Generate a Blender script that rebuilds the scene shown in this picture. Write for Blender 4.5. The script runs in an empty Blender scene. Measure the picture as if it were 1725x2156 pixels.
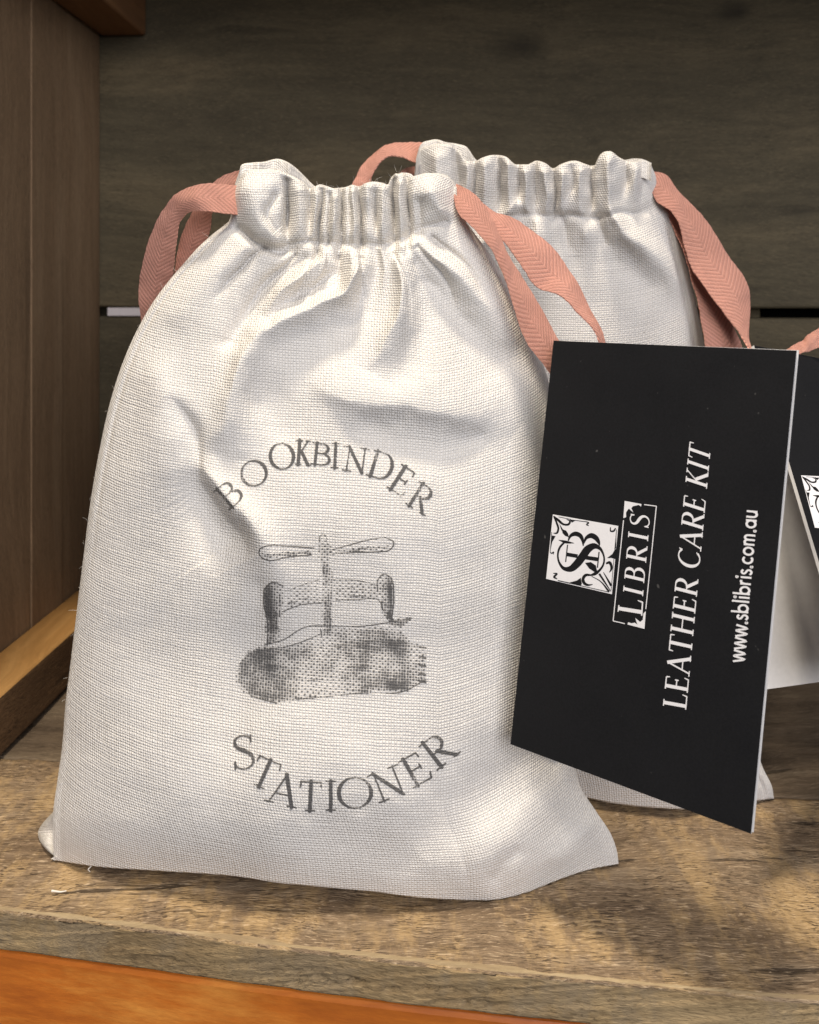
import bpy, math, random
import numpy as np

random.seed(4); np.random.seed(4)
SC = bpy.context.scene
COL = SC.collection

# ------------------------------------------------------------------ camera
F = 2000.0; CX = 862.0; HY = 615.0        # focal length and principal point of a 1725 x 2156 frame
ZC = 0.1266                               # lens height above the shelf, metres
cam = bpy.data.cameras.new('camera'); camo = bpy.data.objects.new('camera', cam)
COL.objects.link(camo); SC.camera = camo
camo.location = (0, 0, ZC); camo.rotation_euler = (math.radians(90), 0, 0)
cam.sensor_fit = 'HORIZONTAL'; cam.sensor_width = 36.0
cam.lens = 36.0 * F / 1725.0
cam.shift_x = (862.5 - CX) / 1725.0
cam.shift_y = -(1078.0 - HY) / 1725.0
cam.clip_start = 0.01; cam.clip_end = 20
cam.dof.use_dof = True; cam.dof.focus_distance = 0.196; cam.dof.aperture_fstop = 40

# ------------------------------------------------------------------ world and lamps
W = bpy.data.worlds.new('World'); SC.world = W; W.use_nodes = True
W.node_tree.nodes['Background'].inputs[0].default_value = (0.80, 0.86, 1.0, 1)
W.node_tree.nodes['Background'].inputs[1].default_value = 0.10

def area(name, loc, target, size, power, col, sizey=None, spread=180):
    l = bpy.data.lights.new(name, 'AREA'); l.energy = power; l.color = col
    l.size = size; l.spread = math.radians(spread)
    if sizey: l.shape = 'RECTANGLE'; l.size_y = sizey
    o = bpy.data.objects.new(name, l); COL.objects.link(o); o.location = loc
    import mathutils
    d = mathutils.Vector(target) - mathutils.Vector(loc)
    o.rotation_euler = d.to_track_quat('-Z', 'Y').to_euler()
    return o
area('ceiling_spot', (-0.06, 0.06, 1.20), (0.0, 0.20, 0.10), 0.13, 12.5, (1.0, 0.88, 0.71))
area('soft_front_lamp', (-0.30, -0.42, 1.00), (0.0, 0.20, 0.10), 0.16, 4.5, (1.0, 0.90, 0.76))  # lamp added in front to soften the overhead spot's shadows
area('shop_front_fill', (0.35, -0.85, 0.45), (0.0, 0.2, 0.08), 0.8, 11.5, (0.95, 0.945, 1.0), 0.7)  # broad fill added in front, standing in for the shop's ambient light

SC.view_settings.view_transform = 'Standard'
SC.view_settings.look = 'None'
SC.view_settings.exposure = -0.06
SC.view_settings.gamma = 1.0
SC.cycles.max_bounces = 5; SC.cycles.diffuse_bounces = 3; SC.cycles.glossy_bounces = 2; SC.cycles.transparent_max_bounces = 8

# ------------------------------------------------------------------ helpers
def P(px, py, Y):
    px = np.asarray(px, float); py = np.asarray(py, float); Y = np.asarray(Y, float)
    return np.stack([(px - CX) * Y / F, Y + 0 * px, ZC - (py - HY) * Y / F], -1)

def floorY(py): return ZC * F / (np.asarray(py, float) - HY)

def catmull(pts, n):
    p = np.asarray(pts, float)
    d = np.r_[0, np.cumsum(np.linalg.norm(np.diff(p[:, :2], axis=0), axis=1) + 1e-9)]
    t = np.linspace(0, d[-1], n)
    m = np.gradient(p, d, axis=0) if len(p) > 2 else np.tile((p[1] - p[0]) / d[1], (2, 1))
    i = np.clip(np.searchsorted(d, t, 'right') - 1, 0, len(p) - 2)
    h = (d[i + 1] - d[i])[:, None]; u = ((t - d[i]) / (d[i + 1] - d[i]))[:, None]
    return ((2*u**3 - 3*u**2 + 1) * p[i] + (u**3 - 2*u**2 + u) * h * m[i]
            + (-2*u**3 + 3*u**2) * p[i + 1] + (u**3 - u**2) * h * m[i + 1])

def spl1(x, xs, ys):
    """smooth monotone-ish 1-D interpolation"""
    xs = np.asarray(xs, float); ys = np.asarray(ys, float)
    m = np.gradient(ys, xs)
    s = np.diff(ys) / np.diff(xs)
    for k in range(len(xs)):
        a = s[max(k - 1, 0)]; b = s[min(k, len(s) - 1)]
        if a * b <= 0: m[k] = 0
        else: m[k] = np.sign(m[k]) * min(abs(m[k]), 3 * min(abs(a), abs(b)))
    x = np.clip(x, xs[0], xs[-1])
    i = np.clip(np.searchsorted(xs, x, 'right') - 1, 0, len(xs) - 2)
    h = xs[i + 1] - xs[i]; u = (x - xs[i]) / h
    return ((2*u**3 - 3*u**2 + 1) * ys[i] + (u**3 - 2*u**2 + u) * h * m[i]
            + (-2*u**3 + 3*u**2) * ys[i + 1] + (u**3 - u**2) * h * m[i + 1])

def sstep(a, b, x):
    t = np.clip((x - a) / (b - a), 0, 1); return t * t * (3 - 2 * t)

def noise2(x, y, seed, octaves=3):
    """cheap smooth value noise, numpy"""
    r = np.random.RandomState(seed); T = r.rand(64, 64) * 2 - 1
    out = 0; a = 1.0
    for o in range(octaves):
        xi = np.floor(x).astype(int); yi = np.floor(y).astype(int)
        u = x - xi; v = y - yi; u = u*u*(3-2*u); v = v*v*(3-2*v)
        g = lambda i, j: T[i % 64, j % 64]
        out = out + a * ((g(xi, yi)*(1-u) + g(xi+1, yi)*u)*(1-v) + (g(xi, yi+1)*(1-u) + g(xi+1, yi+1)*u)*v)
        x = x * 2.03 + 7; y = y * 2.03 + 3; a *= 0.5
    return out

def mesh_obj(name, verts, faces, mat, parent=None, uv=None, smooth=False, normals=None, attrs=None):
    me = bpy.data.meshes.new(name)
    verts = np.asarray(verts, float)
    if isinstance(faces, np.ndarray):
        me.vertices.add(len(verts)); me.vertices.foreach_set('co', verts.astype(np.float32).ravel())
        k = faces.shape[1]; n = len(faces)
        me.loops.add(n * k); me.loops.foreach_set('vertex_index', faces.astype(np.int32).ravel())
        me.polygons.add(n)
        me.polygons.foreach_set('loop_start', np.arange(0, n * k, k, dtype=np.int32))
        me.polygons.foreach_set('loop_total', np.full(n, k, dtype=np.int32))
        me.update(calc_edges=True)
    else:
        me.from_pydata([tuple(v) for v in verts], [], faces); me.update()
    if uv is not None:
        ul = me.uv_layers.new(name='UVMap')
        li = np.empty(len(me.loops), dtype=np.int32); me.loops.foreach_get('vertex_index', li)
        ul.data.foreach_set('uv', np.asarray(uv, np.float32)[li].ravel())
    if attrs:
        for an, av in attrs.items():
            a = me.attributes.new(an, 'FLOAT', 'POINT'); a.data.foreach_set('value', np.asarray(av, np.float32))
    if not smooth: me.polygons.foreach_set('use_smooth', np.zeros(len(me.polygons), dtype=bool))
    if smooth:
        me.polygons.foreach_set('use_smooth', np.ones(len(me.polygons), dtype=bool))
        if normals is not None:
            me.normals_split_custom_set_from_vertices([tuple(n) for n in normals])
    me.materials.append(mat)
    o = bpy.data.objects.new(name, me); COL.objects.link(o)
    if parent is not None: o.parent = parent
    return o

def empty(name, loc=(0, 0, 0)):
    o = bpy.data.objects.new(name, None); COL.objects.link(o); o.location = (0, 0, 0)
    o.empty_display_size = 0.01
    return o

def tag(o, label, cat, group=None):
    o['label'] = label; o['category'] = cat
    if group: o['group'] = group

# ------------------------------------------------------------------ materials
class NT:
    def __init__(s, name):
        s.m = bpy.data.materials.new(name); s.m.use_nodes = True
        s.t = s.m.node_tree; s.n = s.t.nodes; s.b = s.n['Principled BSDF']; s.out = s.n['Material Output']
    def new(s, typ, **kw):
        x = s.n.new(typ)
        for k, v in kw.items(): setattr(x, k, v)
        return x
    def lk(s, a, b): s.t.links.new(a, b)
    def val(s, inp, v):
        if isinstance(v, (int, float)): inp.default_value = v
        elif isinstance(v, tuple): inp.default_value = v
        else: s.lk(v, inp)
    def math(s, op, a, b=0.0, c=0.0):
        x = s.new('ShaderNodeMath', operation=op)
        s.val(x.inputs[0], a); s.val(x.inputs[1], b)
        if op in ('MULTIPLY_ADD', 'COMPARE', 'SMOOTH_MIN'): s.val(x.inputs[2], c)
        return x.outputs[0]
    def mix(s, f, a, b, blend='MIX'):
        x = s.new('ShaderNodeMix', data_type='RGBA', blend_type=blend)
        s.val(x.inputs[0], f)
        s.val(x.inputs[6], a if not (isinstance(a, tuple) and len(a) == 3) else a + (1,))
        s.val(x.inputs[7], b if not (isinstance(b, tuple) and len(b) == 3) else b + (1,))
        return x.outputs[2]
    def noise(s, vec, scale, detail=3, rough=0.55, dist=0.0):
        x = s.new('ShaderNodeTexNoise'); s.lk(vec, x.inputs['Vector'])
        x.inputs['Scale'].default_value = scale; x.inputs['Detail'].default_value = detail
        x.inputs['Roughness'].default_value = rough; x.inputs['Distortion'].default_value = dist
        return x.outputs[0]
    def ramp(s, f, stops):
        x = s.new('ShaderNodeValToRGB'); s.lk(f, x.inputs[0]); e = x.color_ramp.elements
        while len(e) < len(stops): e.new(0.5)
        for el, (p, c) in zip(e, stops): el.position = p; el.color = tuple(c) + (1,) if len(c) == 3 else c
        return x.outputs[0]
    def mapr(s, v, a, b, c, d, smooth=False):
        x = s.new('ShaderNodeMapRange'); x.clamp = True
        if smooth: x.interpolation_type = 'SMOOTHSTEP'
        s.lk(v, x.inputs[0])
        for i, q in enumerate((a, b, c, d)): x.inputs[1 + i].default_value = q
        return x.outputs[0]
    def mapping(s, vec, scale=(1, 1, 1), rot=(0, 0, 0), loc=(0, 0, 0)):
        x = s.new('ShaderNodeMapping'); s.lk(vec, x.inputs[0])
        x.inputs['Scale'].default_value = scale; x.inputs['Rotation'].default_value = rot; x.inputs['Location'].default_value = loc
        return x.outputs[0]
    def bump(s, h, strength, dist, prev=None):
        x = s.new('ShaderNodeBump'); s.lk(h, x.inputs['Height'])
        x.inputs['Strength'].default_value = strength; x.inputs['Distance'].default_value = dist
        if prev: s.lk(prev, x.inputs['Normal'])
        return x.outputs[0]

THREAD = 0.00056          # thread pitch of the canvas, metres (UVs are in metres)

def weave_nodes(k):
    """plain weave: returns (height, coverage) sockets from UVs in metres"""
    uv = k.new('ShaderNodeTexCoord').outputs['UV']
    wob = k.noise(k.mapping(uv, (1, 1, 1)), 180, 2)
    wu = k.noise(k.mapping(uv, (1500, 260, 1)), 1.0, 1); wv_ = k.noise(k.mapping(uv, (260, 1500, 1)), 1.0, 1)
    sx = k.new('ShaderNodeSeparateXYZ'); k.lk(uv, sx.inputs[0])
    u = k.math('ADD', k.math('MULTIPLY_ADD', wob, 0.8, k.math('MULTIPLY', wu, 0.75)), k.math('MULTIPLY', sx.outputs[0], 1.0 / (THREAD * 1.05)))
    v = k.math('ADD', k.math('MULTIPLY_ADD', wob, 0.7, k.math('MULTIPLY', wv_, 0.75)), k.math('MULTIPLY', sx.outputs[1], 1.0 / THREAD))
    su = k.math('SINE', k.math('MULTIPLY', u, math.pi)); sv = k.math('SINE', k.math('MULTIPLY', v, math.pi))
    p = k.math('MULTIPLY', su, sv)
    h = k.math('MAXIMUM', p, k.math('MULTIPLY', p, -0.55))
    return uv, h, p

def mat_canvas(name, base=(0.83, 0.80, 0.755)):
    k = NT(name)
    uv, h, p = weave_nodes(k)
    slub = k.noise(k.mapping(uv, (900, 90, 1)), 1.0, 1)
    slub2 = k.noise(k.mapping(uv, (70, 1500, 1)), 1.0, 1)
    soil = k.noise(uv, 45, 2, 0.6)
    c = k.mix(k.mapr(soil, 0.35, 0.75, 0, 0.55), base, (base[0]*0.965, base[1]*0.95, base[2]*0.925))
    c = k.mix(k.mapr(k.math('ADD', slub, slub2), 0.8, 1.3, 0.0, 0.35), c, (base[0]*1.07, base[1]*1.07, base[2]*1.08))
    # shade in the pits between the threads, put into the colour
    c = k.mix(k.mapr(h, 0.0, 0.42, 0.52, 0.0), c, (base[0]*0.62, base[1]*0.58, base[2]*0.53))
    # a few dark seed specks in the cotton
    sp = k.noise(uv, 420, 1, 0.4)
    c = k.mix(k.mapr(sp, 0.80, 0.84, 0, 0.55), c, (0.25, 0.22, 0.18))
    k.lk(c, k.b.inputs['Base Color'])
    k.b.inputs['Roughness'].default_value = 0.95
    k.b.inputs['Specular IOR Level'].default_value = 0.1
    hh = k.math('MULTIPLY_ADD', k.math('ADD', slub, slub2), 0.55, k.math('MULTIPLY', h, k.mapr(soil, 0.3, 0.7, 0.7, 1.1)))
    n = k.bump(hh, 1.0, 0.00022)
    k.lk(n, k.b.inputs['Normal'])
    return k.m

def mat_ink(name):
    k = NT(name)
    uv, h, p = weave_nodes(k)
    at = k.new('ShaderNodeAttribute'); at.attribute_name = 'ink'
    ink = at.outputs['Fac']
    grain = k.noise(uv, 2600, 2, 0.6)
    wv = k.math('ADD', k.math('MULTIPLY_ADD', h, -0.62, 0.68), k.math('MULTIPLY', grain, 0.40))
    d = k.math('SUBTRACT', k.math('MULTIPLY', ink, 1.25), wv)
    a = k.mapr(d, -0.14, 0.24, 0, 0.76, True)
    tr = k.new('ShaderNodeBsdfTransparent'); mx = k.new('ShaderNodeMixShader')
    k.b.inputs['Base Color'].default_value = (0.075, 0.072, 0.072, 1)
    k.b.inputs['Roughness'].default_value = 0.8
    k.lk(k.bump(h, 0.6, 0.00012), k.b.inputs['Normal'])
    k.lk(a, mx.inputs[0]); k.lk(tr.outputs[0], mx.inputs[1]); k.lk(k.b.outputs[0], mx.inputs[2])
    k.lk(mx.outputs[0], k.out.inputs[0])
    return k.m

def mat_ribbon(name):
    k = NT(name)
    uv = k.new('ShaderNodeTexCoord').outputs['UV']       # u across 0..1, v along in metres
    s = k.new('ShaderNodeSeparateXYZ'); k.lk(uv, s.inputs[0])
    a = k.math('ABSOLUTE', k.math('SUBTRACT', s.outputs[0], 0.5))
    wob = k.noise(uv, 300, 2)
    ph = k.math('ADD', k.math('MULTIPLY', s.outputs[1], 1 / 0.00115), k.math('MULTIPLY', a, 7.0))
    ph = k.math('MULTIPLY_ADD', wob, 1.1, ph)
    w = k.math('SINE', k.math('MULTIPLY', ph, 2 * math.pi))
    cross = k.math('SINE', k.math('MULTIPLY', s.outputs[0], 2 * math.pi * 16))
    h = k.math('MULTIPLY_ADD', cross, 0.25, w)
    base = (0.90, 0.42, 0.31)
    c = k.mix(k.mapr(h, -1.0, 0.5, 0.6, 0), base, (0.56, 0.19, 0.14))
    c = k.mix(k.mapr(k.noise(uv, 900, 2), 0.4, 0.75, 0, 0.5), c, (0.95, 0.60, 0.48))
    k.lk(c, k.b.inputs['Base Color'])
    k.b.inputs['Roughness'].default_value = 0.75
    k.b.inputs['Sheen Weight'].default_value = 0.2
    k.b.inputs['Sheen Tint'].default_value = (1, 0.75, 0.65, 1)
    k.lk(k.bump(h, 0.8, 0.00018), k.b.inputs['Normal'])
    k.b.inputs['Specular IOR Level'].default_value = 0.1
    return k.m

def mat_wood(name, cols, along='X', scale=1.0, rough=0.75, bumpd=0.0004, patch=None, cracks=0.5, fibre=0.5, spec=0.3, seed=0.0, coat=0.0, knots=(), fleck=0.0, warpk=1.0):
    """cols: dark, mid, light. along: axis of the grain in world metres"""
    k = NT(name)
    g = k.new('ShaderNodeNewGeometry').outputs['Position']
    g = k.mapping(g, loc=(seed, seed * 1.7, seed * 0.6))
    st = {'X': (7, 110, 110), 'Y': (110, 7, 110), 'Z': (110, 110, 7)}[along]
    st = tuple(q * scale for q in st)
    warp = k.noise(g, 12 * scale, 2)
    wv = k.new('ShaderNodeVectorMath', operation='SCALE'); wv.inputs['Scale'].default_value = 0.02 * warpk / scale
    cw = k.new('ShaderNodeCombineXYZ'); k.lk(warp, cw.inputs[0]); k.lk(warp, cw.inputs[1]); k.lk(warp, cw.inputs[2])
    k.lk(cw.outputs[0], wv.inputs[0])
    ad = k.new('ShaderNodeVectorMath', operation='ADD'); k.lk(g, ad.inputs[0]); k.lk(wv.outputs[0], ad.inputs[1])
    gv = k.mapping(ad.outputs[0], st)
    grain = k.noise(gv, 1.0, 5, 0.6)
    fine = k.noise(k.mapping(ad.outputs[0], tuple(q * 9 for q in st)), 1.0, 4, 0.75)
    big = k.noise(g, 28 * scale, 3, 0.6)
    dark, mid, light = cols
    c = k.ramp(grain, [(0.30, dark), (0.50, mid), (0.70, light)])
    c = k.mix(k.mapr(fine, 0.35, 0.7, fibre, 0.0), c, tuple(q * 0.55 for q in dark))
    if patch:
        pm = k.mapr(k.noise(k.mapping(g, (1.5, 0.55, 1)), 60 * scale, 5, 0.7), 0.45, 0.62, 0, 0.8, True)
        c = k.mix(pm, c, k.mix(k.mapr(fine, 0.3, 0.7, 0.4, 0), patch, tuple(q * 0.6 for q in patch)))
    c = k.mix(k.mapr(big, 0.35, 0.7, 0.4, 0.0), c, tuple(q * 0.6 for q in mid))
    ck = k.noise(k.mapping(ad.outputs[0], tuple(q * 2.2 for q in st)), 1.0, 2, 0.5)
    cm = k.mapr(ck, 0.685, 0.73, 0, cracks)
    c = k.mix(cm, c, tuple(q * 0.25 for q in dark))
    if fleck:
        fs = {'X': (420, 2600, 2600), 'Y': (2600, 420, 2600), 'Z': (2600, 2600, 420)}[along]
        fl = k.noise(k.mapping(ad.outputs[0], fs), 1.0, 2, 0.6, 0.5)
        zone = k.mapr(k.noise(g, 90, 3, 0.6), 0.36, 0.6, 0.25, 1.0)
        c = k.mix(k.math('MULTIPLY', k.mapr(fl, 0.54, 0.62, 0, fleck), zone), c, tuple(q * 0.35 for q in dark))
        c = k.mix(k.mapr(fl, 0.42, 0.30, 0, fleck * 0.6), c, tuple(min(1, q * 1.35) for q in light))
        grain = k.math('MULTIPLY_ADD', fl, -0.8, grain)
    for kx, ky, kz, kr in knots:
        pos = k.new('ShaderNodeNewGeometry').outputs['Position']
        dv = k.new('ShaderNodeVectorMath', operation='SUBTRACT'); k.lk(pos, dv.inputs[0]); dv.inputs[1].default_value = (kx, ky, kz)
        ln_ = k.new('ShaderNodeVectorMath', operation='LENGTH'); k.lk(k.mapping(dv.outputs[0], (0.55, 0.3, 1.0)), ln_.inputs[0])
        dd = k.math('ADD', ln_.outputs['Value'], k.math('MULTIPLY', k.math('SUBTRACT', big, 0.5), kr * 1.4))
        c = k.mix(k.mapr(dd, kr * 0.2, kr, 0.75, 0.0, True), c, tuple(q * 0.35 for q in dark))
    k.lk(c, k.b.inputs['Base Color'])
    k.b.inputs['Roughness'].default_value = rough
    k.b.inputs['Specular IOR Level'].default_value = spec
    k.b.inputs['Coat Weight'].default_value = coat
    k.b.inputs['Coat Roughness'].default_value = 0.25
    hsum = k.math('SUBTRACT', k.math('MULTIPLY_ADD', fine, 0.6, grain), k.math('MULTIPLY', cm, 0.8))
    k.lk(k.bump(hsum, 0.7, bumpd), k.b.inputs['Normal'])
    return k.m

def mat_plain(name, col, rough=0.5, spec=0.4, grain=0.0, gscale=900, dust=0.0):
    k = NT(name)
    g = k.new('ShaderNodeNewGeometry').outputs['Position']
    n = k.noise(g, gscale, 3, 0.6)
    k.lk(k.mix(k.mapr(n, 0.3, 0.7, 0, 1), tuple(q * (1 - grain) for q in col), tuple(min(1, q * (1 + grain)) for q in col)), k.b.inputs['Base Color'])
    if dust:
        sp = k.noise(g, 700, 1, 0.3)
        lk0 = k.b.inputs['Base Color'].links[0].from_socket
        k.lk(k.mix(k.mapr(sp, 0.79, 0.83, 0, dust), lk0, (0.45, 0.43, 0.40)), k.b.inputs['Base Color'])
        rn = k.noise(g, 60, 3, 0.6); k.lk(k.mapr(rn, 0.3, 0.7, rough - 0.08, rough + 0.08), k.b.inputs['Roughness'])
    if not dust: k.b.inputs['Roughness'].default_value = rough
    k.b.inputs['Specular IOR Level'].default_value = spec
    k.lk(k.bump(n, 0.15, 0.00005), k.b.inputs['Normal'])
    return k.m

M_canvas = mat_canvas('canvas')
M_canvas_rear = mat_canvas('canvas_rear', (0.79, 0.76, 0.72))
M_ink = mat_ink('stamp_ink')
M_ribbon = mat_ribbon('herringbone_ribbon')
M_shelf = mat_wood('weathered_plank', ((0.18, 0.118, 0.069), (0.36, 0.252, 0.152), (0.52, 0.395, 0.26)), 'X', 1.0, patch=(0.58, 0.39, 0.185), cracks=0.85, fibre=0.65, bumpd=0.0008, fleck=0.9)
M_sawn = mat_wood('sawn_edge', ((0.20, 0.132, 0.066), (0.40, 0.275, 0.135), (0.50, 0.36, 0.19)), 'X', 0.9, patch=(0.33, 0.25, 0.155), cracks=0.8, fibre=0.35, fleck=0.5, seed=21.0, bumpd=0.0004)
M_arris = mat_wood('pale_arris', ((0.28, 0.19, 0.10), (0.46, 0.34, 0.19), (0.60, 0.47, 0.29)), 'X', 2.0, cracks=0.3, fibre=0.5, seed=23.0)  # paler strip along part of the plank's front arris
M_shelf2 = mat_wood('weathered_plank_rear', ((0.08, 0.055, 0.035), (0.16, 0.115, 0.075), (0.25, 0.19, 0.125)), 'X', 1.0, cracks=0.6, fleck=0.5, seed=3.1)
M_orange = mat_wood('varnished_pine', ((0.40, 0.095, 0.011), (0.62, 0.175, 0.019), (0.84, 0.34, 0.06)), 'X', 1.6, warpk=0.25, rough=0.42, bumpd=0.00012, cracks=0.0, fibre=0.25, seed=5.0, coat=0.3, spec=0.4)
M_back = mat_wood('back_board_wood', ((0.072, 0.058, 0.034), (0.125, 0.10, 0.057), (0.21, 0.16, 0.088)), 'X', 0.4, cracks=0.3, fibre=0.5, fleck=0.35, seed=7.0, bumpd=0.0004, knots=[(0.042, 0.356, 0.218, 0.010), (0.118, 0.345, 0.228, 0.006), (-0.05, 0.366, 0.07, 0.007)])
M_side = mat_wood('side_board_wood', ((0.20, 0.122, 0.064), (0.32, 0.205, 0.113), (0.44, 0.30, 0.175)), 'Z', 0.4, cracks=0.25, fibre=0.4, fleck=0.3, seed=9.0, bumpd=0.0003)
M_batten = mat_wood('batten_wood', ((0.32, 0.16, 0.05), (0.54, 0.28, 0.085), (0.68, 0.39, 0.14)), 'Y', 0.7, cracks=0.2, fibre=0.35, seed=11.0)
M_batten_shaded = mat_wood('batten_rough_shaded_side', ((0.09, 0.048, 0.022), (0.19, 0.105, 0.048), (0.28, 0.165, 0.08)), 'Y', 0.9, cracks=0.5, fibre=0.6, fleck=0.6, seed=17.0)
M_beam = mat_wood('upper_batten_wood', ((0.16, 0.075, 0.03), (0.26, 0.125, 0.05), (0.36, 0.19, 0.08)), 'Y', 0.7, cracks=0.1, fibre=0.3, seed=13.0)
M_black = mat_plain('black_card', (0.0095, 0.0095, 0.0105), 0.6, 0.22, 0.2, 2500, dust=0.14)
M_white = mat_plain('white_card', (0.78, 0.76, 0.74), 0.6, 0.3, 0.03)
M_print = mat_plain('white_print', (0.86, 0.84, 0.84), 0.6, 0.3, 0.02)
M_dark = mat_plain('dark_gap', (0.006, 0.005, 0.004), 0.9, 0.1)
M_plastic = mat_plain('white_plastic', (0.75, 0.68, 0.66), 0.4, 0.4, 0.03)
M_thread = mat_plain('thread', (0.75, 0.70, 0.62), 0.9, 0.2)

# ------------------------------------------------------------------ wooden setting
def board(name, corners_bottom, h0, h1, mat, parent, bevel=0.0012, nx=40, wob=0.0):
    """prism over a 4-point footprint [(x,y)*4] between heights h0 and h1, edges bevelled"""
    import bmesh
    bm = bmesh.new()
    vb = [bm.verts.new((x, y, h0)) for x, y in corners_bottom]; vt = [bm.verts.new((x, y, h1)) for x, y in corners_bottom]
    bm.faces.new(vb[::-1]); bm.faces.new(vt)
    for i in range(4): bm.faces.new((vb[i], vb[(i+1) % 4], vt[(i+1) % 4], vt[i]))
    bmesh.ops.recalc_face_normals(bm, faces=bm.faces)
    if bevel: bmesh.ops.bevel(bm, geom=list(bm.edges), offset=bevel, segments=3, profile=0.6, affect='EDGES')
    me = bpy.data.meshes.new(name); bm.to_mesh(me); bm.free(); me.materials.append(mat)
    for p in me.polygons: p.use_smooth = False
    o = bpy.data.objects.new(name, me); COL.objects.link(o); o.parent = parent
    return o

def rough_plank(name, front, back, z_top, thick, mat, parent, nx=420, nu=30, chew=1.0, arris=None):
    """plank whose top front arris is worn: profile swept along the front edge (front/back: functions of s giving (x,y))"""
    prof = []                          # (t front->back, z) profile from under the front lip over the top to the back
    zb = z_top - thick
    for q in np.linspace(0, 1, 26): prof.append(('face', q))
    for q in np.linspace(0, 1, 8)[1:]: prof.append(('arris', q))
    for q in (np.linspace(0, 1, 90)[1:]) ** 1.5: prof.append(('top', q))
    prof.append(('rear', 1))
    s = np.linspace(0, 1, nx)
    V = np.zeros((len(prof), nx, 3))
    fx, fy = front(s); bx, by = back(s)
    r = 0.0011 + 0.0005 * noise2(s * 40, s * 0 + 3, 11)
    for i, (kind, q) in enumerate(prof):
        if kind == 'face':
            z = zb + (thick - 0.001) * q
            # saw marks and torn fibres on the lower half of the front face
            tear = np.clip(noise2(s * 26 - q * 3.0, q * 3 + s * 0, 21) - 0.18, 0, 1) * (np.sin(np.pi * np.clip(q * 1.35, 0, 1))) * 0.0017 * sstep(.0, .4, noise2(s * 7, s * 0 + 2, 71, 1))
            tear = tear * (0.5 + 1.1 * np.clip(noise2(s * 190, q * 7 + s * 0, 22, 3), -.4, 1))
            saw = 0.00012 * noise2(s * 60 - q * 9, q * 1.2 + s * 0, 5)
            fine = 0.00006 * noise2(s * 60, q * 18 + s * 0, 8)
            V[i, :, 0] = fx; V[i, :, 1] = fy + 0.0004 * (1 - q) + (tear + saw + fine) * chew; V[i, :, 2] = z
        elif kind == 'arris':
            a = q * math.pi / 2
            V[i, :, 0] = fx; V[i, :, 1] = fy + r * (1 - np.cos(a)); V[i, :, 2] = z_top - r + r * np.sin(a) - 0.0001 * noise2(s * 120, s * 0 + q, 31)
        elif kind == 'top':
            x = fx + (bx - fx) * q; y = fy + r + (by - fy - r) * q
            bmp = 0.00022 * noise2(x * 260, y * 900, 41) + 0.0003 * noise2(x * 50, y * 60, 43, 2)
            V[i, :, 0] = x; V[i, :, 1] = y; V[i, :, 2] = z_top + (bmp - 0.0003) * min(1, q * 20)
        else:
            V[i, :, 0] = bx; V[i, :, 1] = by; V[i, :, 2] = zb
    n = len(prof); idx = np.arange(n * nx).reshape(n, nx)
    f = np.stack([idx[:-1, :-1], idx[:-1, 1:], idx[1:, 1:], idx[1:, :-1]], -1).reshape(-1, 4)
    f = np.vstack([f, np.stack([idx[-1, :-1], idx[-1, 1:], idx[0, 1:], idx[0, :-1]], -1)])
    o = mesh_obj(name, V.reshape(-1, 3), f, mat, parent, smooth=True)
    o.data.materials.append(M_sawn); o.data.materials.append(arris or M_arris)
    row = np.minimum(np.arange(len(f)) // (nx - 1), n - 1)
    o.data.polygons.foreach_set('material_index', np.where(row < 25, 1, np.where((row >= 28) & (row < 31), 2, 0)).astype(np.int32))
    return o

shelf = empty('shelf'); shelf['kind'] = 'structure'
fe = lambda s: (lambda x: (x, np.interp(0, [0], [0]) + spl1(x, [-0.16, -0.0841, 0.0, 0.0734, 0.13], [0.2085, 0.1951, 0.1800, 0.1700, 0.164])))(-0.15 + 0.27 * s)
joint = lambda s: (-0.15 + 0.30 * s, 0.262 - 0.030 * s)
joint2 = lambda s: (-0.15 + 0.31 * s, 0.2628 - 0.030 * s)
rear = lambda s: (-0.15 + 0.34 * s, 0.382 - 0.040 * s)
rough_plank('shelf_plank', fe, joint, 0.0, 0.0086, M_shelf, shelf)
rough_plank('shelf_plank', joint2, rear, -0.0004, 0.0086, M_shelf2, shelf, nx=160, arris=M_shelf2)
# varnished fascia board under the plank
fa = []
for s in np.linspace(0, 1, 40):
    x, y = fe(np.array(s)); fa.append((float(x), float(y)))
fa = np.array(fa)
prof = [(0.0012, -0.0092), (0.0004, -0.0096), (0.0, -0.0105), (0.0, -0.028), (0.0, -0.045), (0.012, -0.045), (0.012, -0.0092)]
V = np.array([[(x, y + 0.0008 + d, z) for (x, y) in fa] for d, z in prof])
n, m = V.shape[:2]; idx = np.arange(n * m).reshape(n, m)
f = np.stack([idx[:-1, :-1], idx[:-1, 1:], idx[1:, 1:], idx[1:, :-1]], -1).reshape(-1, 4)
f = np.vstack([f, np.stack([idx[-1, :-1], idx[-1, 1:], idx[0, 1:], idx[0, :-1]], -1)])[:, ::-1]
mesh_obj('fascia_board', V.reshape(-1, 3), f, M_orange, shelf)

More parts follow.
